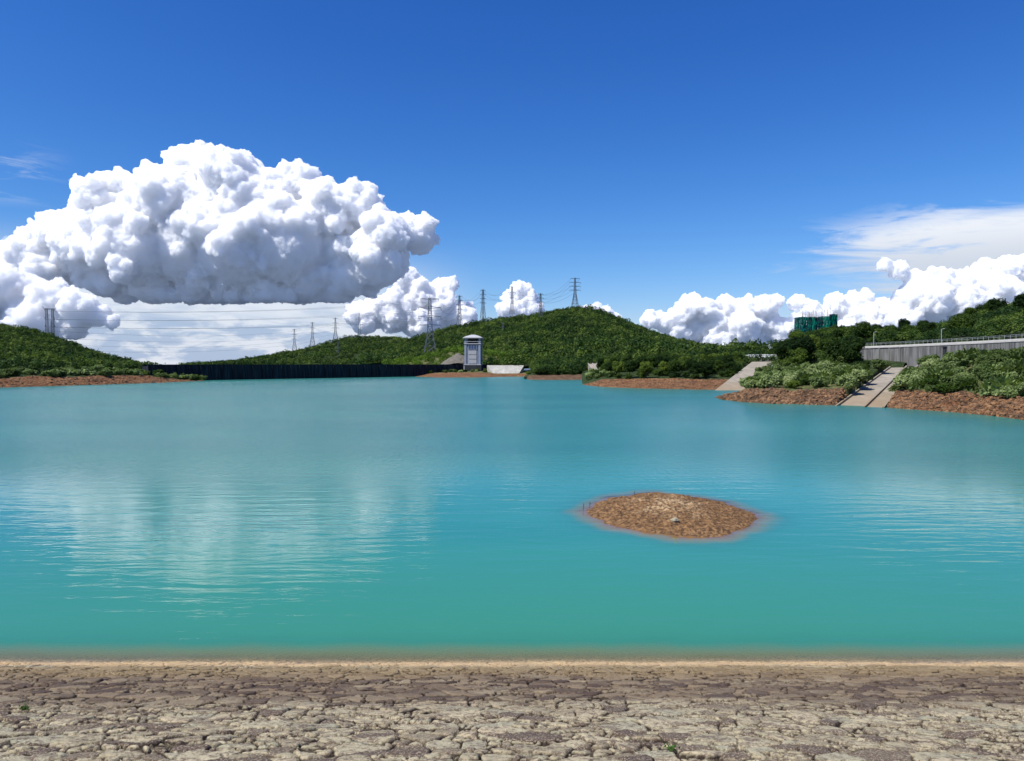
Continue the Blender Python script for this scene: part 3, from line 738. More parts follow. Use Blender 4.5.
def merged_forest(name, label_mat, pts, sizes, seed, kind_quads=46, dome=True, hfac=1.0):
    """one mesh of many small crowns: each crown a ragged dome of leaf clumps"""
    rs = np.random.default_rng(seed)
    n = len(pts)
    temps = []
    for k in range(8):
        r2 = np.random.default_rng(seed*10+k)
        q = kind_quads
        d = r2.normal(size=(q, 3)); d[:, 2] = np.abs(d[:, 2])*0.9-0.12; d /= np.linalg.norm(d, axis=1, keepdims=True)
        ct = d*(r2.uniform(0.72, 1.06, (q, 1)))*np.array([0.5, 0.5, 0.5])*(1+0.22*np.sin(d[:, :1]*6+k)*np.cos(d[:, 1:2]*5))
        nn = d+r2.normal(size=(q, 3))*0.45+np.array([0, 0, 0.2]); nn /= np.linalg.norm(nn, axis=1, keepdims=True)
        v_, f_ = quads_from(ct, nn, 0.095*(46/q)**0.35*r2.uniform(0.6, 1.4, q), r2)
        temps.append((v_, f_))
    V = []; Fc = []; A = []; off = 0
    which = rs.integers(0, 8, n)
    for k in range(8):
        idx = np.where(which == k)[0]
        if not len(idx): continue
        v_, f_ = temps[k]; a = rs.uniform(0, 6.283, len(idx)); c, s = np.cos(a), np.sin(a)
        vx = v_[None, :, 0]*c[:, None]-v_[None, :, 1]*s[:, None]; vy = v_[None, :, 0]*s[:, None]+v_[None, :, 1]*c[:, None]
        sz = sizes[idx][:, None]; hz = rs.uniform(0.8, 1.25, len(idx))[:, None]*hfac
        vv = np.stack([vx*sz, vy*sz, v_[None, :, 2]*sz*hz+sz*0.35*hz], 2)+pts[idx][:, None, :]
        V.append(vv.reshape(-1, 3)); m_ = len(v_)
        ff = f_[None]+(np.arange(len(idx))*m_)[:, None, None]+off
        Fc.append(ff.reshape(-1, 4)); off += m_*len(idx)
        A.append(np.repeat(rs.uniform(0, 1, len(idx)), m_))
    me = np_mesh(name, np.concatenate(V), np.concatenate(Fc), False, {'rnd': np.concatenate(A)})
    me.materials.append(label_mat)
    return me
def sample_land(G, strip, strips, n, seed):
    rs = np.random.default_rng(seed)
    rows = np.array([i for i in range(len(strip)-1) if strip[i] in strips])
    a = G[rows][:, :-1]; b = G[rows+1][:, :-1]; c = G[rows][:, 1:]; 
    area = np.linalg.norm(np.cross(b-a, c-a), axis=2)
    pr = (area/area.sum()).ravel(); ch = rs.choice(len(pr), n, p=pr)
    ri = rows[ch//(G.shape[1]-1)]; ci = ch % (G.shape[1]-1)
    u = rs.uniform(0, 1, (n, 1)); v_ = rs.uniform(0, 1, (n, 1))
    return (G[ri, ci]*(1-u)+G[ri, ci+1]*u)*(1-v_)+(G[ri+1, ci]*(1-u)+G[ri+1, ci+1]*u)*v_

def add_forest(name, Gs, strips, n, size, seed, mt, label, q=46, filt=None, hfac=1.0):
    p = sample_land(*Gs, strips, n, seed)
    if filt is not None: p = p[filt(p)]
    rs = np.random.default_rng(seed+1)
    sz = rs.uniform(size[0], size[1], len(p))*(1+0.22*(rs.uniform(0, 1, len(p)) > 0.9))
    me = merged_forest(name, mt, p, sz, seed, q, hfac=hfac)
    o = link(name, me, None, kind='stuff', label=label, category='forest')
    return o
def ppx(p): return 512+F*p[:, 0]/p[:, 1]
add_forest('forest', ridge, (0, 1, 2), 9500, (3.5, 8), 1, M['leaf_forest'], 'low far wooded ridge beyond the dam on the left', 40)
add_forest('forest', main, (0, 1, 2), 24000, (3.0, 7.6), 2, M['leaf_forest'], 'dense dark forest covering the rounded hill behind the intake tower', 46)
add_forest('forest', leftland, (3, 4), 11500, (2.0, 4.6), 3, M['leaf_forest'], 'dense green woodland covering the hill at the left edge', 56)
add_forest('undergrowth', knoll, (0, 1, 2), 1100, (2.5, 5.0), 4, M['leaf_lime'], 'bright green scrub on the knoll beside the intake tower', 80)
add_forest('forest', hillr, (0, 1, 2, 3), 2500, (3.2, 5.0), 5, M['leaf_forest'], 'woodland filling in on the slope above the retaining wall', 260, hfac=0.8)
add_forest('forest', right, (4, 5, 6), 1300, (3.0, 4.6), 6, M['leaf_forest'], 'woodland filling in on the rise left of the retaining wall', 260, hfac=0.8, filt=lambda p: chute_free(p, 0.15) & ~((ppx(p) > 858) & (p[:, 1] < 222)))
add_forest('forest', pen, (3, 4), 900, (3.0, 5.0), 12, M['leaf_forest'], 'woodland on the flat ground behind the middle peninsula', 200, filt=lambda p: chute_free(p, 0.15) & (ppx(p) > 610))
add_forest('forest', bankb, (2, 3), 650, (3.0, 5.5), 13, M['leaf_forest'], 'woodland on the shore to the right of the intake tower', 130, filt=lambda p: (ppx(p) > 533) & ~((ppx(p) > 581) & (ppx(p) < 611) & (p[:, 1] < 372)))

# ------------------------------------------------------------------ individual plants
def spaced(p, dmin, nmax):
    keep = []
    for q in p:
        if all((q[0]-k[0])**2+(q[1]-k[1])**2 > dmin*dmin for k in keep):
            keep.append(q)
            if len(keep) >= nmax: break
    return keep
def place_trees(Gs, strips, n, dmin, scale, seed, label, group, filt=None):
    p = sample_land(*Gs, strips, n*25, seed)
    if filt is not None: p = p[filt(p)]
    rs = random.Random(seed); out_ = []
    for q in spaced(p, dmin, n):
        cr, tk = rs.choice(TREES); s = rs.uniform(*scale)
        o = thing('tree', label(q, s), 'tree', (q[0], q[1], q[2]-0.2), rs.uniform(0, 6.28), group)
        o.scale = (s*rs.uniform(.9, 1.15), s*rs.uniform(.9, 1.15), s)
        link('crown', cr, None, o); link('trunk', tk, None, o)
        out_.append(o)
    return out_
FAR_SHRUBS = []
def far_shrubs(temps, Gs, strips, n, dmin, scale, seed, filt=None):
    p = sample_land(*Gs, strips, n*25, seed)
    if filt is not None: p = p[filt(p)]
    rs = random.Random(seed)
    for q in spaced(p, dmin, n):
        sc_ = rs.uniform(*scale); FAR_SHRUBS.append((rs.choice(temps), q, sc_*rs.uniform(.9, 1.3), sc_, rs.uniform(0, 6.28), rs.random()))
def build_far_shrubs():
    V = []; Mi = []; A = []
    mats_ = [M['leaf_forest'], M['leaf_shrub_far']]
    for me, q, sx, sz, a, rd in FAR_SHRUBS:
        v_ = np.empty(len(me.vertices)*3, dtype=np.float32); me.vertices.foreach_get('co', v_); v_ = v_.reshape(-1, 3)
        c, s_ = math.cos(a), math.sin(a)
        V.append(np.stack([(v_[:, 0]*c-v_[:, 1]*s_)*sx+q[0], (v_[:, 0]*s_+v_[:, 1]*c)*sx+q[1], v_[:, 2]*sz+q[2]-0.1], 1))
        Mi.append(np.full(len(v_)//4, 1 if me.materials[0] == M['leaf_shrub_far'] else 0)); A.append(np.full(len(v_), rd))
    V = np.concatenate(V); me = np_mesh('far_shrubs', V, np.arange(len(V)).reshape(-1, 4), False, {'rnd': np.concatenate(A)})
    for m_ in mats_: me.materials.append(m_)
    me.polygons.foreach_set('material_index', np.concatenate(Mi).astype(np.int32))
    link('shore_scrub', me, None, kind='stuff', label='low green and pale scrub lining the far and left shores', category='scrub')
def place_plain(temps, name, cat, Gs, strips, n, dmin, scale, seed, label, group, filt=None, flat=1.0):
    p = sample_land(*Gs, strips, n*25, seed)
    if filt is not None: p = p[filt(p)]
    rs = random.Random(seed)
    for q in spaced(p, dmin, n):
        s = rs.uniform(*scale)
        o = thing(name, label(q, s), cat, (q[0], q[1], q[2]-0.1*s), rs.uniform(0, 6.28), group, me=rs.choice(temps))
        o.scale = (s*rs.uniform(.9, 1.3), s*rs.uniform(.9, 1.3), s*flat)
def chute_clear(p): return chute_free(p, 0.07)
def zone(names, edges): 
    return lambda v_: names[int(np.searchsorted(edges, v_))]
def lab(base, zx, zy=None, size=('small', 'medium-sized', 'large'), cuts=(0.9, 1.15), axis=1):
    """label from the look (size) and from the landmark the plant stands next to"""
    def f(q, sc_):
        x = 512+F*q[0]/q[1]
        sz = size[0] if sc_ < cuts[0] else (size[1] if sc_ < cuts[1] else size[2])
        return ' '.join((f"{sz} {base} {zy(q[axis])+' ' if zy else ''}{zx(x)}").split())
    return f
place_trees(hillr, (1, 2, 3), 95, 5.0, (0.85, 1.35), 21, lab('green tree', zone(['above the left end of the retaining wall', 'above the first street lamp', 'behind the second street lamp', 'above the right end of the retaining wall'], [885, 925, 970]), zone(['by the road', 'on the mid slope', 'on the skyline'], [205, 255]), cuts=(1.0, 1.2)), 'trees above the retaining wall')
place_trees(right, (3, 4, 5), 95, 4.2, (0.8, 1.5), 22, lab('dark green tree', zone(['above the farther chute', 'below the netted building', 'between netted building and retaining wall'], [795, 845]), zone(['low down', 'on the upper rise'], [225]), cuts=(0.95, 1.25)), 'trees left of the retaining wall', lambda p: (p[:, 1] > 172) & chute_clear(p) & ~((ppx(p) < 785) & (p[:, 1] < 262)) & ~((ppx(p) > 858) & (p[:, 1] < 222)))
place_trees(pen, (2, 3), 62, 4.2, (0.75, 1.1), 23, lab('rounded dark tree', zone(['at the left tip of the middle peninsula', 'in the middle of the middle peninsula', 'at the chute end of the middle peninsula'], [640, 690]), zone(['in front', 'at the back'], [262]), cuts=(0.85, 1.0)), 'trees on the middle peninsula', lambda p: (ppx(p) < 745) & (ppx(p) > 602) & chute_free(p, 0.10))
place_plain(BUSH, 'shrub', 'shrub', pen, (2,), 28, 3.2, (0.7, 1.2), 24, lab('green shrub on the red bank', zone(['at the left tip of the middle peninsula', 'halfway along the middle peninsula', 'beside the farther chute'], [640, 695]), cuts=(0.85, 1.05)), 'shrubs on the middle peninsula bank', lambda p: (ppx(p) < 740) & (ppx(p) > 588) & chute_free(p, 0.05))
place_plain(PALE, 'shrub', 'shrub', right, (2, 3), 66, 2.5, (0.8, 1.7), 25, lab('pale grey-green shrub', zone(['above the tip of the brown bank', 'above the middle of the brown bank', 'along the left edge of the big chute'], [785, 830]), zone(['near the water', 'higher up'], [158]), cuts=(1.05, 1.4)), 'pale shrubs left of the chute', lambda p: chute_clear(p) & (ppx(p) > 748))
place_plain(BUSH, 'shrub', 'shrub', right, (2, 3), 40, 2.6, (0.7, 1.1), 26, lab('dark green shrub', zone(['above the tip of the brown bank', 'above the middle of the brown bank', 'along the left edge of the big chute'], [785, 830]), zone(['near the water', 'higher up'], [158]), cuts=(0.85, 1.0)), 'dark shrubs left of the chute', lambda p: chute_clear(p) & (ppx(p) > 752))
place_plain(PALE, 'shrub', 'shrub', right2, (2, 3), 104, 2.4, (0.75, 1.8), 27, lab('pale feathery shrub', zone(['right beside the big chute', 'below the drain shaft', 'midway to the right edge', 'near the right edge', 'at the right edge'], [925, 960, 990, 1024]), zone(['just above the red bank', 'low on the slope', 'halfway up', 'close under the retaining wall'], [108, 121, 136]), cuts=(1.05, 1.45)), 'pale shrubs below the retaining wall', chute_clear)
place_plain(BUSH, 'shrub', 'shrub', right2, (2, 3), 52, 2.7, (0.5, 1.15), 28, lab('dark green shrub', zone(['right beside the big chute', 'below the drain shaft', 'midway to the right edge', 'at the right edge of the photo'], [925, 960, 995]), zone(['just above the red bank', 'halfway up', 'close under the retaining wall'], [119, 136]), cuts=(0.7, 0.95)), 'dark shrubs below the retaining wall', chute_clear)
far_shrubs(GREEN_FAR, leftland, (2, 3), 110, 3.0, (0.8, 1.5), 29, lambda p: ppx(p) > -60)
far_shrubs(PALE_FAR, leftland, (2,), 130, 2.1, (0.7, 1.6), 33, lambda p: ppx(p) > -60)
far_shrubs(GREEN_FAR+PALE_FAR, spit, (2,), 26, 3.0, (0.7, 1.1), 30, lambda p: (ppx(p) < 486) & (ppx(p) > 430))
far_shrubs(PALE_FAR, pen, (2, 3), 14, 2.2, (1.0, 1.6), 35, lambda p: (ppx(p) > 589) & (ppx(p) < 612))
far_shrubs(GREEN_FAR, bankb, (2,), 34, 3.0, (0.8, 1.4), 31, lambda p: (ppx(p) > 529) & ((ppx(p) < 580) | (ppx(p) > 612)))
build_far_shrubs()

# rubble on the banks
def rubble(name, Gs, strips, n, size, seed, label, mt):
    p = sample_land(*Gs, strips, n, seed); p = p[p[:, 2] > -0.1]
    rs = np.random.default_rng(seed)
    bm = bmesh.new(); bmesh.ops.create_icosphere(bm, subdivisions=1, radius=0.5)
    bv = np.array([v_.co[:] for v_ in bm.verts]); bf = np.array([[v_.index for v_ in f_.verts] for f_ in bm.faces]); bm.free()
    k = len(p); V = bv[None]*(1+rs.uniform(-0.28, 0.28, (k, len(bv), 1)))
    V = V*rs.uniform([0.7, 0.7, 0.4], [1.5, 1.2, 0.9], (k, 3))[:, None, :]
    a = rs.uniform(0, 6.28, k); c, s = np.cos(a)[:, None], np.sin(a)[:, None]
    V = np.stack([V[..., 0]*c-V[..., 1]*s, V[..., 0]*s+V[..., 1]*c, V[..., 2]], 2)
    sz = size[0]+(size[1]-size[0])*rs.uniform(0, 1, k)**3
    V = V*sz[:, None, None]+p[:, None, :]
    Fc = bf[None]+(np.arange(k)*len(bv))[:, None, None]
    me = np_mesh(name, V.reshape(-1, 3), Fc.reshape(-1, 3)); me.materials.append(mt)
    link(name, me, None, kind='stuff', label=label, category='rubble')
rubble('rubble', right, (1,), 2600, (0.15, 0.9), 41, 'brown rubble on the bank left of the big chute', M['rock'])
rubble('rubble', right2, (1,), 4200, (0.15, 0.75), 42, 'brown rubble on the bank right of the big chute', M['rock'])
rubble('rubble', pen, (1,), 1200, (0.2, 0.8), 43, 'loose stones on the red bank of the middle peninsula', M['rock'])
rubble('rubble', leftland, (1,), 2200, (0.25, 1.1), 44, 'loose stones on the red bank of the left shore', M['rock'])

# ------------------------------------------------------------------ dam
def dam():
    A = P(148, 366, 301); B = P(487, 364, 462)
    A = Vector((A.x, A.y, 0)); B = Vector((B.x, B.y, 0)); L = (B-A).length; ang = math.atan2(B.y-A.y, B.x-A.x)
    o = thing('dam', 'long low dark concrete dam wall across the far end of the reservoir', 'dam', (A.x, A.y, 0), ang)
    m, t, out = mat('dam_face')
    tcn = t.new('ShaderNodeTexCoord'); V = tcn.outputs['Object']
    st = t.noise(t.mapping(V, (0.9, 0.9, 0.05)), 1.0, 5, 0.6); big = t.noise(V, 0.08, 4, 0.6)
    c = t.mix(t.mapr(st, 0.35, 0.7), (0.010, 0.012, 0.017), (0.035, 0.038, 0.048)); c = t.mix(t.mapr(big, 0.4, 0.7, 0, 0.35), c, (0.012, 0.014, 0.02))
    p = t.new('ShaderNodeBsdfPrincipled'); t.link(c, p.inputs['Base Color']); p.inputs['Roughness'].default_value = 0.85; p.inputs['Specular IOR Level'].default_value = 0.15
    t.link(p.outputs[0], out.inputs[0])
    top = 6.1
    b = MB(); b.hexa([(0, -0.8, -3), (L, -0.8, -3), (L, 7, -3), (0, 7, -3), (0, 0, top), (L, 0, top), (L, 5, top), (0, 5, top)])
    link('body', b.mesh('body'), m, o)
    b = MB(); b.box((L/2, 0.25, top+0.35), (L, 0.5, 0.7)); b.box((L/2, 4.7, top+0.35), (L, 0.5, 0.7)); link('parapet', b.mesh('parapet'), m, o)
    n = 42
    bb = []
    for i in range(n):
        x = (i+0.5)*L/n; b = MB(); b.hexa([(x-0.35, -1.25, -3), (x+0.35, -1.25, -3), (x+0.35, -0.6, -3), (x-0.35, -0.6, -3), (x-0.35, -0.42, top+0.2), (x+0.35, -0.42, top+0.2), (x+0.35, 0.1, top+0.2), (x-0.35, 0.1, top+0.2)])
        link('rib', b.mesh('rib'), m, o)
dam()

# ------------------------------------------------------------------ intake tower
def tower():
    c = P(473.5, 364, 448); o = thing('intake_tower', 'pale blue-grey intake tower with an overhanging roof at the end of the dam', 'tower', (c.x, c.y, 0), R(-4))
    s = 448/740.0
    hw = 8.2*s; zt = CAM_H+25.5*s; zb = -2
    # dark base that stands in the water bank
    b = MB(); b.box((0, 0, (6.4+zb)/2), (2*hw+0.6, 2*hw+0.4, 6.4-zb)); link('plinth', b.mesh('plinth'), M['dam_dark'], o)
    b = MB(); k = 1.5
    pts = [(-hw+k, -hw), (hw-k, -hw), (hw, -hw+k), (hw, hw-k), (hw-k, hw), (-hw+k, hw), (-hw, hw-k), (-hw, -hw+k)]
    b.prism([(x*0.9, y*0.9) for x, y in pts], 6.4, zt-3.0); link('shaft', b.mesh('shaft'), M['tower_wall'], o)
    for sx in (-1, 1):
        for sy in (-1, 1):
            b = MB(); b.box((sx*(hw-0.75), sy*(hw-0.75), (6.4+zt)/2), (1.3, 1.3, zt-6.4), bevel=0.12); link('pier', b.mesh('pier'), M['tower_wall'], o)
    for z in (6.55, zt-3.3):
        b = MB(); b.box((0, 0, z), (2*hw+0.35, 2*hw+0.35, 0.5), bevel=0.06); link('ledge', b.mesh('ledge'), M['tower_roof'], o)
    # front panels between the piers
    y = -hw*0.9
    zs = np.linspace(7.1, zt-7.2, 4)
    for i in range(3):
        b = MB(); b.box((0, y-0.12, (zs[i]+zs[i+1])/2), (4.8, 0.3, zs[i+1]-zs[i]-0.35), bevel=0.05); link('panel', b.mesh('panel'), M['tower_roof'], o)
    w_ = link('window', MB().box((0, y-0.1, zt-5.4), (5.0, 0.24, 2.4)).mesh('window'), M['glass_blue'], o)
    b = MB()
    for x in (-2.5, -0.83, 0.83, 2.5): b.box((x, y-0.25, zt-5.4), (0.16, 0.2, 2.5))
    for z in (-1.25, 1.25): b.box((0, y-0.26, zt-5.4+z), (5.2, 0.2, 0.16))
    link('frame', b.mesh('frame'), M['tower_roof'], w_)
    for sx in (-1, 1):
        link('window', MB().box((sx*(hw*0.9-0.02), 0, zt-5.4), (0.24, 4.4, 2.2)).mesh('window'), M['glass_blue'], o)
    # dark inner core of the open gallery and its rail
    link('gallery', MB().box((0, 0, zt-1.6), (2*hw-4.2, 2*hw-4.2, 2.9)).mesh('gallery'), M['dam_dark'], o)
    b = MB()
    for a in (-1, 1):
        b.bar((-hw, a*hw, zt-2.0), (hw, a*hw, zt-2.0), 0.14); b.bar((a*hw, -hw, zt-2.0), (a*hw, hw, zt-2.0), 0.14)
    link('railing', b.mesh('railing'), M['white_paint'], o)
    # hipped roof with deep eaves
    R0 = hw+0.75; bm = bmesh.new()
    rings = []
    for r_, z in ((R0, zt), (R0, zt+0.45), (R0*0.62, zt+1.45), (R0*0.18, zt+2.25)):
        rings.append([bm.verts.new((x*r_, y_*r_, z)) for x, y_ in ((-1, -1), (1, -1), (1, 1), (-1, 1))])
    for a, b_ in zip(rings, rings[1:]):
        for i in range(4): bm.faces.new((a[i], a[(i+1) % 4], b_[(i+1) % 4], b_[i]))
    bm.faces.new(rings[0][::-1]); bm.faces.new(rings[-1]); bmesh.ops.recalc_face_normals(bm, faces=bm.faces)
    me = bpy.data.meshes.new('roof'); bm.to_mesh(me); bm.free(); link('roof', me, M['tower_roof'], o)
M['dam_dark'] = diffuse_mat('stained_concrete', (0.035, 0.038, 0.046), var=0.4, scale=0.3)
tower()
# pale pole in front of the plinth
p_ = P(464.2, 374, 432); b = MB(); b.bar((0, 0, -1), (0, 0, 6.5), 0.5, 8); b.box((0, 0, 6.6), (1.0, 1.0, 0.25))
thing('gauge_post', 'thin pale post standing in front of the intake tower base', 'post', (p_.x, p_.y, 0), me=b.mesh('gauge_post'), m=M['concrete_pale'])

# ------------------------------------------------------------------ aprons and chutes
def slab(name, label, cat, q, thick, m, extra=None, n=14, group=None):
    """sloping slab between 4 world corners: near-left, near-right, far-right, far-left"""
    c = sum(q, Vector())/4; o = thing(name, label, cat, tuple(c), 0, group)
    g_ = []
    for j in range(n+1):
        for i in range(n+1):
            u, v_ = i/n, j/n; g_.append((q[0]*(1-u)+q[1]*u)*(1-v_)+(q[3]*(1-u)+q[2]*u)*v_-c)
    top = np.array([tuple(x) for x in g_]); bot = top-np.array([0, 0, thick]); f = grid_faces(n+1, n+1)
    N = len(top); per = [i for i in range(n+1)]+[(i+1)*(n+1)+n for i in range(n)]+[(n+1)*(n+1)-2-i for i in range(n)]+[(n-1-i)*(n+1) for i in range(n-1)]
    side = [[per[(k+1) % len(per)], per[k], per[k]+N, per[(k+1) % len(per)]+N] for k in range(len(per))]
    me = np_mesh(name, np.concatenate([top, bot]), np.concatenate([f, f[:, ::-1]+N, np.array(side)]))
    link('slab', me, m, o)
    return o, c
def weathered(name, c, joint=4.0):
    m, t, out = mat(name)
    geo = t.new('ShaderNodeNewGeometry'); Pn = geo.outputs['Position']
    n = t.noise(Pn, 0.25, 6, 0.65); n2 = t.noise(Pn, 2.5, 5, 0.7); n3 = t.noise(t.mapping(Pn, (0.8, 0.1, 0.1)), 1.0, 4, 0.6)
    a = t.mix(t.mapr(n, 0.3, 0.7), tuple(x*0.7 for x in c), c); a = t.mix(t.mapr(n2, 0.45, 0.7, 0, .4), a, tuple(x*.45 for x in c)); a = t.mix(t.mapr(n3, 0.5, 0.7, 0, .45), a, tuple(x*1.25 for x in c))
    sp = t.new('ShaderNodeSeparateXYZ'); t.link(Pn, sp.inputs[0])
    a = t.mix(t.mapr(t.math('ADD', sp.outputs[2], n), 3.2, 0.9, 0, 0.6), a, (0.27, 0.19, 0.11))
    p = t.new('ShaderNodeBsdfPrincipled'); t.link(a, p.inputs['Base Color']); p.inputs['Roughness'].default_value = 0.9; p.inputs['Specular IOR Level'].default_value = 0.2
    t.link(p.outputs[0], out.inputs[0]); return m
M['chute'] = weathered('chute_concrete', (0.34, 0.30, 0.235))
M['apron'] = weathered('apron_concrete', (0.44, 0.42, 0.37))
# big chute on the right
q = CHUTE_A
q = [v_+Vector((0, 0, 0.45)) for v_ in q]
o, c = slab('concrete_chute', 'broad sloping concrete chute running into the water right of centre', 'ramp', q, 1.6, M['chute'])
for f0, wd, hh, nm in ((0.60, 0.35, 0.45, 'kerb'), (0.985, 0.4, 0.5, 'kerb'), (0.01, 0.3, 0.35, 'kerb')):
    a = q[0].lerp(q[1], f0); b_ = q[3].lerp(q[2], f0); b = MB(); 
    sx = Vector((wd/2, 0, 0)); up = Vector((0, 0, hh))
    b.hexa([a-sx-c, a+sx-c, b_+sx-c, b_-sx-c, a-sx+up-c, a+sx+up-c, b_+sx+up-c, b_-sx+up-c]); link(nm, b.mesh(nm), M['chute'], o)
# steps between the kerbs
bs = MB(); vs = []; ns = 60
for i in range(ns):
    for f0, zz in ((i/ns, 0.10), ((i+0.98)/ns, 0.10)):
        a = q[0].lerp(q[3], f0); b_ = q[1].lerp(q[2], f0); zt_ = q[0].lerp(q[3], (i+1)/ns).z+zz-c.z
        l_ = a.lerp(b_, 0.64)-c; r_ = a.lerp(b_, 0.96)-c; vs.append([bs.bm.verts.new((p_.x, p_.y, zt_)) for p_ in (l_, r_)])
for u_, w_ in zip(vs, vs[1:]): bs.bm.faces.new((u_[0], u_[1], w_[1], w_[0]))
link('steps', bs.mesh('steps'), M['chute'], o)
# second chute farther back
q = [v_+Vector((0, 0, 0.8)) for v_ in CHUTE_B]
o, c = slab('concrete_chute', 'farther sloping concrete chute with a white streak behind the middle peninsula', 'ramp', q, 2.0, M['chute'])
def sub(q, u0, v0, u1, v1):
    f_ = lambda u, v_: (q[0].lerp(q[1], u)).lerp(q[3].lerp(q[2], u), v_)
    return f_(u0, v0), f_(u1, v0), f_(u1, v1), f_(u0, v1)
s4 = sub(q, 0.52, 0.30, 0.82, 0.88); b = MB(); up = Vector((0, 0, 0.22)); z3 = Vector((0, 0, 0.4))
w4 = [s4[0], s4[0].lerp(s4[1], 0.6), s4[2], s4[3].lerp(s4[2], 0.35)]
b.hexa([x-c+up-z3 for x in w4]+[x-c+up for x in w4]); link('white_lining', b.mesh('white_lining'), M['white_paint'], o)
# apron right of the tower and the small boat ramp
q = [P(493, 373.4, 424), P(519, 373.4, 424), P(524, 365.3, 441), P(487, 365.3, 441)]
slab('concrete_apron', 'pale flat-topped concrete apron sloping to the water right of the tower', 'ramp', q, 4, M['apron'])
q = [P(597, 378.2, 300), P(607, 377.4, 296), P(597, 364.5, 350), P(588, 365, 352)]
q = [v_+Vector((0, 0, 0.5)) for v_ in q]
o, c = slab('stepped_ramp', 'small pale stepped ramp on the shore left of the middle peninsula', 'ramp', q, 2.5, M['chute'])
for f0 in (0.02, 0.5, 0.98):
    a = q[0].lerp(q[1], f0); b_ = q[3].lerp(q[2], f0); sx = Vector((0.2, 0, 0)); up = Vector((0, 0, 0.4)); b = MB()
    b.hexa([a-sx-c, a+sx-c, b_+sx-c, b_-sx-c, a-sx+up-c, a+sx+up-c, b_+sx+up-c, b_-sx+up-c]); link('kerb', b.mesh('kerb'), M['concrete'], o)
# grey rock spoil heap left of the tower
def heap():
    cpt = P(457, 364, 452); n = 40
    xs = np.linspace(-13, 13, n); ys = np.linspace(-9, 14, n); Xg, Yg = np.meshgrid(xs, ys)
    r_ = np.sqrt((Xg/13)**2+(Yg/11)**2); z = np.clip(1-r_, 0, 1)**0.8*8.5+5.5-(r_ > 1)*3+fbm(Xg*.5, Yg*.5, 91, 4)*1.2
    me = np_mesh('spoil_heap', np.stack([Xg.ravel(), Yg.ravel(), z.ravel()], 1), grid_faces(n, n), False)
    thing('gravel_heap', 'grey-brown gravel heap rising behind the dam left of the tower', 'gravel heap', (cpt.x, cpt.y+14, 0), me=me, m=M['gravel'])
heap()
# dark low wall along the terrace on the left hill
def terrace_wall():
    a = P(-120, 371.5, 262); b_ = P(56, 370.5, 274); b = MB(); L = (b_-a).length
    b.box((L/2, 0, 0), (L, 0.5, 2.0))
    for i in range(24): b.box((i*L/23, -0.3, 0.05), (0.5, 0.25, 2.1))
    thing('terrace_wall', 'low dark wall along the terrace at the foot of the left hill', 'wall', tuple(a), math.atan2(b_.y-a.y, b_.x-a.x), me=b.mesh('terrace_wall'), m=M['dam_dark'])
terrace_wall()

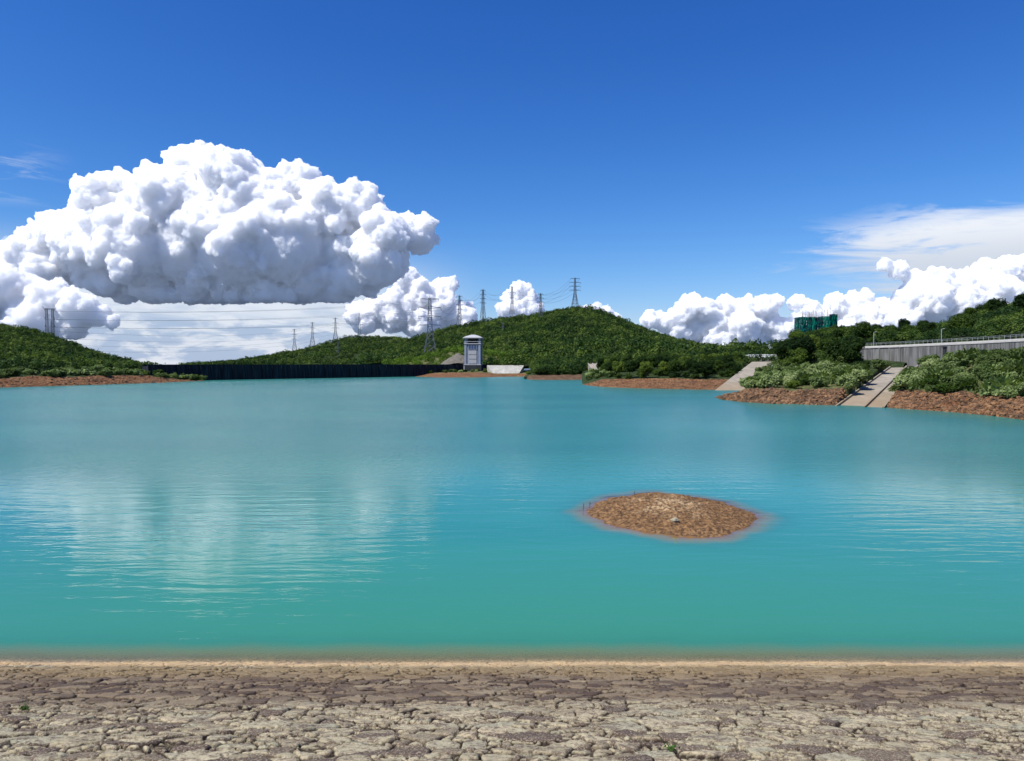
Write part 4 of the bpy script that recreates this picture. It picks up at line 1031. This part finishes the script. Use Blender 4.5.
# ------------------------------------------------------------------ retaining wall with road
def retaining():
    m, t, out = mat('wall_concrete')
    geo = t.new('ShaderNodeNewGeometry'); Pn = geo.outputs['Position']
    st = t.noise(t.mapping(Pn, (1.1, 1.1, 0.08)), 1.0, 6, 0.65); n = t.noise(Pn, 0.3, 5, 0.65)
    sp = t.new('ShaderNodeSeparateXYZ'); t.link(Pn, sp.inputs[0])
    c = t.mix(t.mapr(st, 0.35, 0.65), (0.075, 0.075, 0.075), (0.24, 0.235, 0.225)); c = t.mix(t.mapr(n, 0.4, 0.65, 0, 0.5), c, (0.13, 0.125, 0.11))
    p = t.new('ShaderNodeBsdfPrincipled'); t.link(c, p.inputs['Base Color']); p.inputs['Roughness'].default_value = 0.9; p.inputs['Specular IOR Level'].default_value = 0.2
    t.link(p.outputs[0], out.inputs[0])
    pts = [p for a, p in wl]; o0 = pts[1]
    o = thing('retaining_wall', 'long grey concrete retaining wall with a pale coping carrying the road', 'wall', (o0.x, o0.y, 0))
    def strip(name, off0, off1, z0, z1, mt, parent=o):
        b = MB()
        for a, c_ in zip(pts, pts[1:]):
            d = (c_-a); d.z = 0; nrm = Vector((d.y, -d.x, 0)).normalized()   # towards the camera
            if nrm.y > 0: nrm = -nrm
            f0 = lambda p_, o_, z_: (p_.x+nrm.x*o_-o0.x, p_.y+nrm.y*o_-o0.y, z_)
            b.hexa([f0(a, off1, z0), f0(c_, off1, z0), f0(c_, off0, z0), f0(a, off0, z0), f0(a, off1, z1), f0(c_, off1, z1), f0(c_, off0, z1), f0(a, off0, z1)])
        return link(name, b.mesh(name), mt, parent)
    strip('face', -0.6, 0.25, 2.0, WT-0.35, m); strip('coping', -0.7, 0.45, WT-0.35, WT-0.05, M['concrete_pale'])
    strip('kerb', -0.45, 0.1, WT-0.05, WT+0.25, M['concrete_pale'])
    # buttress pilasters
    acc = 0; L = [0]
    for a, c_ in zip(pts, pts[1:]): L.append(L[-1]+(c_-a).length)
    def at(s):
        i = max(k for k in range(len(L)-1) if L[k] <= s); f0 = (s-L[i])/(L[i+1]-L[i]); d = (pts[i+1]-pts[i]).normalized(); return pts[i].lerp(pts[i+1], f0), d
    s = 2.0
    while s < L[-1]-1:
        p_, d = at(s); nrm = Vector((d.y, -d.x, 0)); nrm = -nrm if nrm.y > 0 else nrm
        rot = Matrix.Rotation(math.atan2(d.y, d.x), 3, 'Z'); c_ = p_+nrm*0.32-o0
        link('pilaster', MB().box((c_.x, c_.y, (2+WT-0.4)/2), (0.35, 0.3, WT-0.4-2), rot).mesh('pilaster'), m, o)
        s += 4.2
    # guard rail
    b = MB(); s = 1.0; prev = None
    while s < L[-1]-1:
        p_, d = at(s); q_ = Vector((p_.x-o0.x, p_.y-o0.y, 0)); b.bar(q_+Vector((0, 0.2, WT+0.2)), q_+Vector((0, 0.2, WT+1.1)), 0.07)
        if prev is not None:
            for z in (0.8, 1.08): b.bar(prev+Vector((0, 0.2, WT+z)), q_+Vector((0, 0.2, WT+z)), 0.05)
        prev = q_; s += 2.0
    link('guard_rail', b.mesh('guard_rail'), M['steel_pale'], o)
    # road behind it
    V = []; 
    for a in wall_rail(0.5, WT-0.1): V.append(tuple(a[3]))
    for a in wall_rail(8.5, WT-0.1): V.append(tuple(a[3]))
    n_ = len(wl); link('road', np_mesh('road', V, [[i, i+1, n_+i+1, n_+i] for i in range(n_-1)]), diffuse_mat('asphalt', (0.06, 0.06, 0.062)), kind='structure')
    return at, L
retaining()
def lamp_post(px, Yd, htop, label):
    p_ = P(px, 364, Yd); z0 = WT-0.2
    o = thing('street_lamp', label, 'street lamp', (p_.x, p_.y+2.0, z0), group='street lamps along the retaining wall')
    link('pole', MB().bar((0, 0, 0), (0, 0, htop), 0.15, 8).mesh('pole'), M['steel_pale'], o)
    link('arm', MB().bar((0, 0, htop), (0.35, -0.15, htop+0.12), 0.07, 6).mesh('arm'), M['steel_pale'], o)
    link('lamp_head', MB().box((0.45, -0.17, htop+0.13), (0.35, 0.18, 0.1), bevel=0.04).mesh('lamp_head'), M['white_paint'], o)
lamp_post(877, 204, 4.3, 'street lamp at the left end of the retaining wall')
lamp_post(946, 175, 3.8, 'street lamp near the middle of the retaining wall, above the dark drain')
p_ = P(946, 355, 171.5); thing('drain_shaft', 'narrow dark drain shaft against the retaining wall below a street lamp', 'drain', (p_.x, p_.y-0.4, 0), me=MB().box((0, 0, 8.6), (1.5, 0.9, 4.4), bevel=.05).box((0, 0, 10.95), (1.9, 1.1, .25)).mesh('drain_shaft'), m=M['dam_dark'])

# white rail bridge above the far chute
def rail_bridge():
    a = P(744, 357.5, 285); b_ = P(777, 354.5, 275); L = (b_-a).length
    o = thing('road_bridge', 'short white-railed road bridge above the farther chute', 'bridge', (a.x, a.y, a.z), math.atan2(b_.y-a.y, b_.x-a.x))
    link('deck', MB().box((L/2, 1.5, -0.9), (L, 4, 1.0)).mesh('deck'), M['concrete_grey'], o)
    b = MB(); b.box((L/2, -0.5, 0.9), (L, 0.12, 0.35)); b.box((L/2, -0.5, 0.3), (L, 0.12, 0.35)); link('rail', b.mesh('rail'), M['white_paint'], o)
    for i in range(7): link('rail_post', MB().box((i*L/6, -0.5, 0.35), (0.3, 0.3, 1.6)).mesh('rail_post'), M['white_paint'], o)
    for i in range(3): link('pier', MB().box((L*(0.1+0.4*i), 1.5, -4.2), (0.8, 3, 5.6)).mesh('pier'), M['concrete_grey'], o)
rail_bridge()

# ------------------------------------------------------------------ netted building under construction
def netted():
    Yd = 430; s = Yd/F; c = P(820, 337, Yd); z0 = c.z-2
    o = thing('netted_building', 'building under construction wrapped in green netting on the wooded rise', 'building', (c.x, c.y, z0), R(6))
    Wd = 35.5*s; zt = P(818, 316.6, Yd).z-z0
    # concrete frame: slabs and columns
    b = MB()
    for i in range(6): b.box((0, 5, 1.0+i*(zt-2)/5), (Wd-2, 10, 0.35))
    link('floor_slab', b.mesh('floor_slab'), M['concrete_grey'], o)
    for i in range(7):
        for y in (0.8, 9.2): link('column', MB().box((-Wd/2+1.5+i*(Wd-3)/6, y, zt/2), (0.5, 0.5, zt)).mesh('column'), M['concrete_grey'], o)
    # net panels, uneven tops
    m, t, out = mat('scaffold_net')
    tcn = t.new('ShaderNodeTexCoord'); V = tcn.outputs['Object']
    oi = t.new('ShaderNodeObjectInfo')
    n = t.noise(t.mapping(V, (1.6, 1.6, 0.25)), 1, 5, 0.6); n2 = t.noise(V, 0.5, 5, 0.7)
    cc = t.mix(t.mapr(n, 0.35, 0.65), (0.002, 0.045, 0.04), (0.004, 0.19, 0.12)); cc = t.mix(t.mapr(n2, 0.44, 0.54, 0, 0.92), cc, (0.003, 0.02, 0.035))
    cc = t.mix(t.mapr(oi.outputs['Random'], 0.55, 1.0, 0, 0.7), cc, (0.01, 0.33, 0.20))
    d = t.new('ShaderNodeBsdfDiffuse'); t.link(cc, d.inputs[0]); tr = t.new('ShaderNodeBsdfTransparent'); ms = t.new('ShaderNodeMixShader'); ms.inputs[0].default_value = 0.82
    t.link(tr.outputs[0], ms.inputs[1]); t.link(d.outputs[0], ms.inputs[2]); t.link(ms.outputs[0], out.inputs[0])
    rs = random.Random(4); k = 12
    for i in range(k):
        x0 = -Wd/2+i*Wd/k; tt = zt+(1.6 if i >= 9 else 0.0)+rs.uniform(-.4, .3); yb = -0.6-(0.9 if i in (7, 8) else 0)
        n_ = 7; xs = np.linspace(0, Wd/k, n_); zs = np.linspace(1.5, tt, 10); Xg, Zg = np.meshgrid(xs, zs)
        Yg = yb+0.22*np.sin(Xg*3+i)*np.sin(Zg*1.1)
        V_ = np.stack([Xg.ravel()+x0, Yg.ravel(), Zg.ravel()], 1)
        me = np_mesh('net_panel', np.concatenate([V_, V_+np.array([0, 0.06, 0])]), np.concatenate([grid_faces(10, n_), grid_faces(10, n_)[:, ::-1]+len(V_)])); link('net_panel', me, m, o)
    for sx in (-1, 1):
        link('net_panel', MB().box((sx*Wd/2, 5, (1.5+zt+(sx > 0)*1.2)/2), (0.1, 11.2, zt-1.5)).mesh('net_panel'), m, o)
    for i in range(30):
        x = -Wd/2+rs.uniform(0, 1)*Wd; h = zt+rs.uniform(1.2, 4.6) + (1.2 if x > 0 else 0)
        y = rs.uniform(-0.4, 9); link('scaffold_pole', MB().bar((x, y, 1), (x+rs.uniform(-.2, .2), y, h), 0.16, 5).mesh('scaffold_pole'), M['bamboo'], o)
    link('base_hoarding', MB().box((Wd*0.27, -1.3, zt*0.32), (7, 0.15, 2.2)).mesh('base_hoarding'), diffuse_mat('blue_hoarding', (0.03, 0.10, 0.32)), o)
netted()

# ------------------------------------------------------------------ pylons
def lattice(b, z0, z1, w0, w1, n, wl_, wb, depth=1.0):
    prev = None
    for i in range(n+1):
        f0 = i/n; f0 = 1-(1-f0)**1.25; z = z0+(z1-z0)*f0; w_ = (w0+(w1-w0)*f0)/2
        c = [Vector((x*w_, y*w_*depth, z)) for x, y in ((-1, -1), (1, -1), (1, 1), (-1, 1))]
        if prev:
            for k in range(4):
                b.bar(prev[k], c[k], wl_); b.bar(prev[k], c[(k+1) % 4], wb); b.bar(prev[(k+1) % 4], c[k], wb); b.bar(c[k], c[(k+1) % 4], wb)
        prev = c
def pylon(px, ybase, ytop, Yd, label, rz=0.0, arms=3, thick=1.0, spread=0.16, basew=0.2, group='transmission pylons on the hills'):
    bp = P(px, ybase, Yd); H = P(px, ytop, Yd).z-bp.z
    o = thing('pylon', label, 'pylon', tuple(bp), rz, group)
    k = thick
    b = MB(); lattice(b, -2, H*0.42, H*basew, H*0.075, 4, 0.42*k, 0.22*k); lattice(b, H*0.42, H*0.96, H*0.075, H*0.035, 6, 0.34*k, 0.18*k)
    b.bar((0, 0, H*0.94), (0, 0, H), 0.3*k); link('tower_frame', b.mesh('tower_frame'), M['steel'], o)
    zs = [H*(0.55+0.40*i/(arms-1)) for i in range(arms)]
    tips = []
    for z in zs:
        b = MB(); a = H*spread*(1.0 if z < H*0.9 else 0.8)
        for s in (-1, 1):
            for dy in (-1, 1):
                b.bar((0, dy*H*0.02, z+H*0.012), (s*a, 0, z), 0.22*k); b.bar((0, dy*H*0.02, z-H*0.018), (s*a, 0, z), 0.2*k)
            b.bar((s*a*0.5, 0, z+H*.006), (s*a*0.5, 0, z-H*.009), 0.16*k)
        link('crossarm', b.mesh('crossarm'), M['steel'], o)
        for s in (-1, 1):
            b = MB(); b.bar((s*a, 0, z), (s*a, 0, z-H*0.035), 0.2*k, 6)
            for j in range(4): b.bar((s*a, 0, z-H*0.007*(j+1)), (s*a, 0, z-H*0.007*(j+1)-0.12), 0.45*k, 8)
            link('insulator', b.mesh('insulator'), M['insul'], o)
            tips.append(Matrix.Translation(bp) @ Matrix.Rotation(rz, 4, 'Z') @ Vector((s*a, 0, z-H*0.035)))
    tips.sort(key=lambda v_: (-round(v_.z, 1), v_.x))
    return o, tips
PY = {}
PY['big'] = pylon(430, 361, 295.5, 640, 'largest lattice pylon, standing between the dam and the tower', R(12), 4, 1.25, 0.17, 0.24)
PY['a'] = pylon(459.5, 327, 294.5, 985, 'slim pylon on the ridge just above the intake tower', R(30), 4, 1.1, 0.12, 0.16)
PY['b'] = pylon(483, 320, 288.5, 990, 'slim pylon on the ridge, second to the right of the largest one', R(35), 4, 1.2, 0.11, 0.15)
PY['c'] = pylon(512, 313, 285.5, 1000, 'slim pylon on the ridge in front of the small round cloud', R(25), 3, 1.0, 0.15, 0.14)
PY['d'] = pylon(540.5, 322, 292.5, 930, 'pylon partly below the ridge, next left of the summit pylon', R(30), 4, 1.1, 0.13, 0.16)
PY['e'] = pylon(575, 306, 277, 1000, 'wide-armed pylon standing on the summit of the rounded hill', R(10), 4, 1.35, 0.20, 0.22)
PY['f'] = pylon(294.5, 352, 328.5, 1390, 'leftmost and smallest of the four pylons on the far left ridge', R(20), 3, 1.3, 0.10, 0.24)
PY['g'] = pylon(312.5, 347, 321.5, 1390, 'second pylon from the left on the far left ridge', R(20), 3, 1.3, 0.10, 0.24)
PY['h'] = pylon(335.5, 341, 317, 1390, 'third pylon from the left on the far left ridge', R(20), 3, 1.3, 0.13, 0.22)
PY['i'] = pylon(359.5, 339, 312.5, 1390, 'narrow T-topped pylon, rightmost on the far left ridge', R(10), 3, 1.3, 0.12, 0.14)
PY['j'] = pylon(338, 364, 341, 1080, 'faint pylon low against the wooded far ridge above the dam', R(20), 3, 0.9, 0.12, 0.2)
PY['k'] = pylon(503, 343, 322, 800, 'faint pylon against the forest right of the intake tower', R(20), 3, 0.7, 0.11, 0.15)
def twin():
    Yd = 495; bp = P(50, 336, Yd); H = P(50, 306.5, Yd).z-bp.z
    o = thing('pylon', 'twin-mast pylon standing on the crest of the left hill', 'pylon', tuple(bp), R(15), 'transmission pylons on the hills')
    for s in (-1, 1):
        b = MB(); 
        lattice(b, -2, H*0.93, 1.6, 1.0, 10, 0.19, 0.09); me = b.mesh('mast'); q_ = link('mast', me, M['steel'], o); q_.location = (s*1.75, 0, 0)
    b = MB()
    for dz in (0, -0.9): b.bar((-3.4, 0, H*0.93+dz*0.6), (3.4, 0, H*0.93+dz*0.6), 0.26)
    b.bar((-3.4, 0, H*.93), (-4.2, 0, H*1.0), 0.25); b.bar((3.4, 0, H*.93), (3.9, 0, H*.97), 0.25)
    for i in range(6): b.bar((-3.4+i*1.13, 0, H*.93-.54), (-2.8+i*1.13, 0, H*.93), 0.14)
    link('crossarm', b.mesh('crossarm'), M['steel'], o)
    tips = []
    for z in (0.9, 0.62, 0.36):
        for s in (-1, 1):
            l_ = Vector((s*2.9, 0, H*z)); b = MB(); b.bar((s*1.9, 0, H*z+0.8), l_, 0.14, 5); b.bar(l_, l_-Vector((0, 0, 1.0)), 0.3, 6); link('insulator', b.mesh('insulator'), M['insul'], o)
            tips.append(bp+Matrix.Rotation(R(15), 3, 'Z') @ (l_-Vector((0, 0, 1.0))))
    return o, tips
PY['l'] = twin()

def cable(a, b_, sag, label, group, r=0.09):
    n = 26; mid = (a+b_)/2; ps = []
    for i in range(n+1):
        f0 = i/n; p = a.lerp(b_, f0); p.z -= sag*4*f0*(1-f0); ps.append(p-mid)
    d = (b_-a).normalized(); sd = d.cross(Vector((0, 0, 1))).normalized(); up = sd.cross(d)
    V = np.array([tuple(p+(sd*math.cos(k*2.0944)+up*math.sin(k*2.0944))*r) for p in ps for k in range(3)])
    Fc = np.array([[i*3+k, i*3+(k+1) % 3, (i+1)*3+(k+1) % 3, (i+1)*3+k] for i in range(n) for k in range(3)])
    cu = np_mesh('power_cable', V, Fc); cu.materials.append(M['wire'])
    thing('power_cable', label, 'power cable', tuple(mid), 0, group, me=cu)
ordn = ['top', 'second', 'third', 'fourth', 'fifth', 'lowest']
def span(A, B, sag, what, r, n=6):
    ta, tb = PY[A][1], PY[B][1]
    for i in range(min(n, len(ta), len(tb))):
        cable(ta[i], tb[i], sag, f'{ordn[i]} cable of the span {what}', f'power cables {what}', r)
span('l', 'big', 4.0, 'from the twin-mast pylon to the largest pylon', 0.075)
span('big', 'a', 9, 'from the largest pylon up to the ridge', 0.13)
span('a', 'b', 8, 'between the first two slim ridge pylons', 0.10, 4)
span('b', 'c', 8, 'between the second and third slim ridge pylons', 0.10, 4)
span('c', 'd', 6, 'on both sides of the small round cloud', 0.10, 4)
span('d', 'e', 6, 'climbing to the summit pylon', 0.13)
span('h', 'i', 8, 'between the two right pylons of the far ridge', 0.12, 2)
# thin lines that leave the frame on the left
for i, (py0, py1) in enumerate(((322, 349), (330, 354), (338, 358), (346, 361))):
    cable(P(-140, py0-8, 520), P(336, py1-24, 1380), 18, f'{ordn[i]} of the faint cables falling from the left edge to the far ridge', 'faint cables across the low sky', 0.10)

# ------------------------------------------------------------------ small things
def small():
    # stone on the islet
    bm = bmesh.new(); bmesh.ops.create_icosphere(bm, subdivisions=3, radius=0.5)
    for v_ in bm.verts:
        n = 1+0.25*math.sin(v_.co.x*7+1)*math.cos(v_.co.y*6)+0.08*math.sin(v_.co.z*19)
        v_.co = Vector((v_.co.x*0.40*n, v_.co.y*0.34*n, v_.co.z*0.2*n))
    me = bpy.data.meshes.new('stone'); bm.to_mesh(me); bm.free()
    x, y = Wp(675, 514, 0.62).xy; hz = float(islet_h(np.array([x]), np.array([y]))[0])
    thing('stone', 'pale flat stone lying on top of the islet', 'stone', (x, y, hz+0.08), 0.3, me=me, m=M['stone_pale'])
    # twigs
    for i, (px, py, h, lab) in enumerate(((583, 510, 0.32, 'leftmost dead twig standing in the shallows beside the islet'), (589.5, 509, 0.36, 'dead twig standing just off the left tip of the islet'), (634, 500, 0.2, 'short twig on the back edge of the islet'))):
        p = Wp(px, py); b = MB(); b.bar((0, 0, -0.5), (0.02, 0, h), 0.025, 5); b.bar((0, 0, h*0.5), (0.07, 0.02, h*0.8), 0.015, 5)
        thing('twig', lab, 'twig', (p.x, p.y, 0.0 if i < 2 else 0.25), 0, 'twigs at the islet', me=b.mesh('twig'), m=M['twig'])
    # weeds in the joints
    for px, py, n, lab in ((24, 712, 26, 'small green weed in a joint of the stone slope at the left'), (671, 753, 18, 'tiny green weed between the paving stones right of centre')):
        d = ray(px, py); # intersect slope z = SLOPE*(SHORE_Y - y)
        k = (SLOPE*SHORE_Y-CAM_H)/(d.z+SLOPE*d.y); p = Vector((0, 0, CAM_H))+d*k
        rs = np.random.default_rng(n); ct = rs.normal(0, 0.026, (n*3, 3))*np.array([1.2, 1, .6])+np.array([0, 0, 0.06]); nn = rs.normal(size=(n*3, 3)); nn /= np.linalg.norm(nn, axis=1, keepdims=True)
        v_, f_ = quads_from(ct, nn, np.full(n*3, 0.016), rs)
        thing('weed', lab, 'weed', tuple(p), 0, me=np_mesh('weed', v_, f_), m=M['weed'])
M['weed'] = diffuse_mat('weed_leaves', (0.06, 0.13, 0.02), var=0.4, scale=8)
small()

# ------------------------------------------------------------------ clouds
def cloud_material(name, dens, c):
    m, t, out = mat(name)
    v_ = t.new('ShaderNodeVolumeScatter'); v_.inputs['Color'].default_value = (*c, 1)
    v_.inputs['Density'].default_value = dens; v_.inputs['Anisotropy'].default_value = 0.0
    t.link(v_.outputs[0], out.inputs['Volume']); return m
CM = cloud_material('cloud_vapour', 1/12.0, (0.9985, 0.999, 1.0))
CM_FAR = cloud_material('far_cloud_vapour', 1/15.0, (0.986, 0.989, 0.994))
CM_VEIL = cloud_material('thin_vapour', 1/260.0, (0.97, 0.985, 1.0))
def cloud(label, lumps, Yd, base_py, seed, voxel_px=1.6, lev=(30, 12), depth=0.65, cm=None):
    rs = np.random.default_rng(seed); s = Yd/F
    bz = P(512, base_py, Yd).z
    sph = []
    for (px, py, r) in lumps:
        c = P(px, py, Yd+rs.uniform(-depth, depth)*r*s*0.8); sph.append((np.array(c), r*s*0.92))
    L0 = list(sph)
    L1 = []
    for c, r in L0:
        for k in range(lev[0]):
            d = rs.normal(size=3); d[2] = d[2]*0.8+0.35; d[1] -= 0.3; d /= np.linalg.norm(d); rr_ = r*rs.uniform(0.15, 0.38)
            L1.append((c+d*r*rs.uniform(0.80, 1.0), rr_))
    L2 = []
    for c, r in L1:
        for k in range(lev[1]):
            d = rs.normal(size=3); d[2] = d[2]*0.8+0.3; d[1] -= 0.3; d /= np.linalg.norm(d); rr_ = r*rs.uniform(0.26, 0.48)
            if rr_ > 1.2*s: L2.append((c+d*r*rs.uniform(0.8, 1.0), rr_))
    L3 = []
    for c, r in L2:
        if r > 2.2*s and rs.uniform() < 0.8:
            for k in range(4):
                d = rs.normal(size=3); d[2] += 0.3; d[1] -= 0.5; d /= np.linalg.norm(d); L3.append((c+d*r*0.92, r*rs.uniform(0.25, 0.42)))
    def ico(n):
        bm = bmesh.new(); bmesh.ops.create_icosphere(bm, subdivisions=n, radius=1.0)
        v_ = np.array([x.co[:] for x in bm.verts]); f_ = np.array([[y.index for y in x.verts] for x in bm.faces]); bm.free(); return v_, f_
    V = []; Fc = []; off = 0
    for lst, n in ((L0, 4), (L1, 3), (L2, 2), (L3, 1)):
        iv, jf = ico(n)
        for c, r in lst:
            V.append(iv*r+c); Fc.append(jf+off); off += len(iv)
    V = np.concatenate(V)
    lo = V[:, 2] < bz
    V[:, 2] = np.where(lo, bz-(bz-V[:, 2])*0.13, V[:, 2])
    org = V.mean(0); V = V-org
    me = np_mesh('cloud_src', V, np.concatenate(Fc))
    o = bpy.data.objects.new('cloud_src', me); col.objects.link(o)
    md = o.modifiers.new('r', 'REMESH'); md.mode = 'VOXEL'; md.voxel_size = voxel_px*s; md.use_smooth_shade = True
    for nm, sz, st in (('a', 22, 7.0), ('b', 6.5, 4.6), ('c', 2.6, 2.8)):
        tx = bpy.data.textures.new('puff_'+nm, 'CLOUDS'); tx.noise_scale = sz*s; tx.noise_depth = 3; tx.noise_basis = 'VORONOI_F1' if nm != 'a' else 'ORIGINAL_PERLIN'
        dm = o.modifiers.new(nm, 'DISPLACE'); dm.texture = tx; dm.texture_coords = 'LOCAL'; dm.strength = -st*s if nm != 'a' else st*s; dm.mid_level = 0.4
    dg = bpy.context.evaluated_depsgraph_get(); ev = o.evaluated_get(dg)
    nm_ = bpy.data.meshes.new_from_object(ev); nm_.name = 'cloud'
    bpy.data.objects.remove(o); bpy.data.meshes.remove(me)
    nm_.materials.clear(); nm_.materials.append(cm or (CM if Yd < 7700 else CM_FAR))
    nm_.polygons.foreach_set('use_smooth', np.ones(len(nm_.polygons), dtype=bool))
    ob = thing('cloud', label, 'cloud', tuple(org), 0, me=nm_)
    print('cloud', label[:20], len(nm_.polygons))
    return ob
big = [(100, 207, 30), (130, 202, 32), (165, 207, 38), (200, 187, 38), (235, 190, 37), (265, 207, 32), (298, 195, 30), (330, 214, 32), (358, 208, 25), (385, 234, 26), (419, 237, 19), (60, 242, 28), (30, 257, 25), (5, 272, 25), (-30, 280, 28), (90, 247, 38), (140, 247, 42), (190, 245, 45), (240, 245, 45), (290, 245, 42), (335, 252, 36), (375, 262, 30), (110, 270, 30), (160, 276, 30), (210, 280, 30), (260, 280, 28), (310, 278, 26), (350, 276, 23), (45, 272, 24),
       (185, 165, 16), (215, 163, 17), (242, 167, 16), (300, 176, 14), (352, 194, 12), (110, 184, 14), (85, 194, 13), (150, 182, 15), (425, 225, 12), (405, 225, 12), (365, 200, 12), (320, 190, 14), (270, 182, 14), (60, 225, 14), (30, 240, 13),
       (128, 288, 17), (158, 287, 24), (196, 290, 20), (232, 286, 26), (270, 291, 17), (300, 287, 22), (338, 286, 21), (368, 284, 15), (180, 296, 12), (215, 297, 12), (252, 297, 12), (286, 296, 13), (318, 296, 12), (392, 268, 15), (120, 225, 32), (165, 228, 34), (215, 222, 36), (265, 228, 36), (312, 232, 32), (350, 236, 28), (80, 260, 28)]
cloud('huge towering white cumulus with a flat grey base over the dam', big, 5200, 302, 1, 1.1)
cloud('thin pale wisps drifting around the left end of the big cumulus', [(-10, 262, 18), (20, 250, 16), (42, 236, 14), (60, 222, 12), (8, 290, 22), (45, 300, 24)], 5050, 330, 13, 2.0, (14, 4), 1.2, CM_VEIL)
cloud('white cloud puffs low between the big cumulus and the ridge pylons', [(405, 281, 14), (420, 296, 18), (444, 290, 12), (452, 283, 7), (438, 308, 20), (462, 320, 18), (395, 312, 22), (365, 318, 18), (425, 325, 20)], 7600, 340, 2, 1.1)
cloud('white cloud bank low under the big cumulus at the left edge', [(-40, 280, 30), (0, 288, 25), (25, 296, 24), (52, 301, 22), (78, 308, 18), (98, 316, 13), (-20, 320, 26), (30, 322, 22), (70, 325, 18), (112, 322, 8)], 4300, 340, 3, 1.1)
cloud('small rounded white cloud behind the third ridge pylon', [(520, 291, 11), (512, 299, 10), (529, 300, 11), (505, 310, 10), (535, 309, 9), (518, 312, 12)], 8500, 320, 4, 1.0)
cloud('sliver of white cloud showing just right of the summit pylon', [(596, 309, 7), (606, 312, 7), (586, 312, 7), (616, 318, 6)], 8500, 325, 9, 1.0)
cloud('wide white cumulus row above the saddle right of the rounded hill', [(650, 320, 10), (663, 322, 11), (676, 320, 11), (690, 307, 13), (708, 311, 13), (727, 309, 13), (745, 311, 14), (765, 308, 13), (777, 301, 8), (696, 326, 18), (720, 328, 20), (742, 328, 20), (720, 342, 18), (680, 334, 14), (764, 328, 18), (750, 340, 16), (782, 334, 14)], 8500, 352, 5, 1.0)
cloud('white cumulus behind the green netted building', [(798, 303, 9), (812, 313, 12), (835, 306, 13), (855, 304, 13), (866, 297, 8), (845, 322, 18), (820, 328, 18), (882, 310, 12), (800, 326, 14), (868, 322, 18), (840, 338, 16)], 8500, 352, 6, 1.0)
cloud('bright cumulus bank above the wooded hill at the right edge', [(884, 265, 8), (897, 271, 10), (915, 283, 13), (940, 281, 15), (960, 285, 15), (985, 278, 17), (1005, 270, 14), (1026, 270, 16), (910, 300, 18), (935, 302, 22), (965, 302, 22), (1000, 297, 26), (1060, 265, 30), (1110, 280, 34), (902, 318, 17), (950, 316, 20), (1040, 300, 30), (990, 320, 20)], 7800, 345, 7, 1.1)
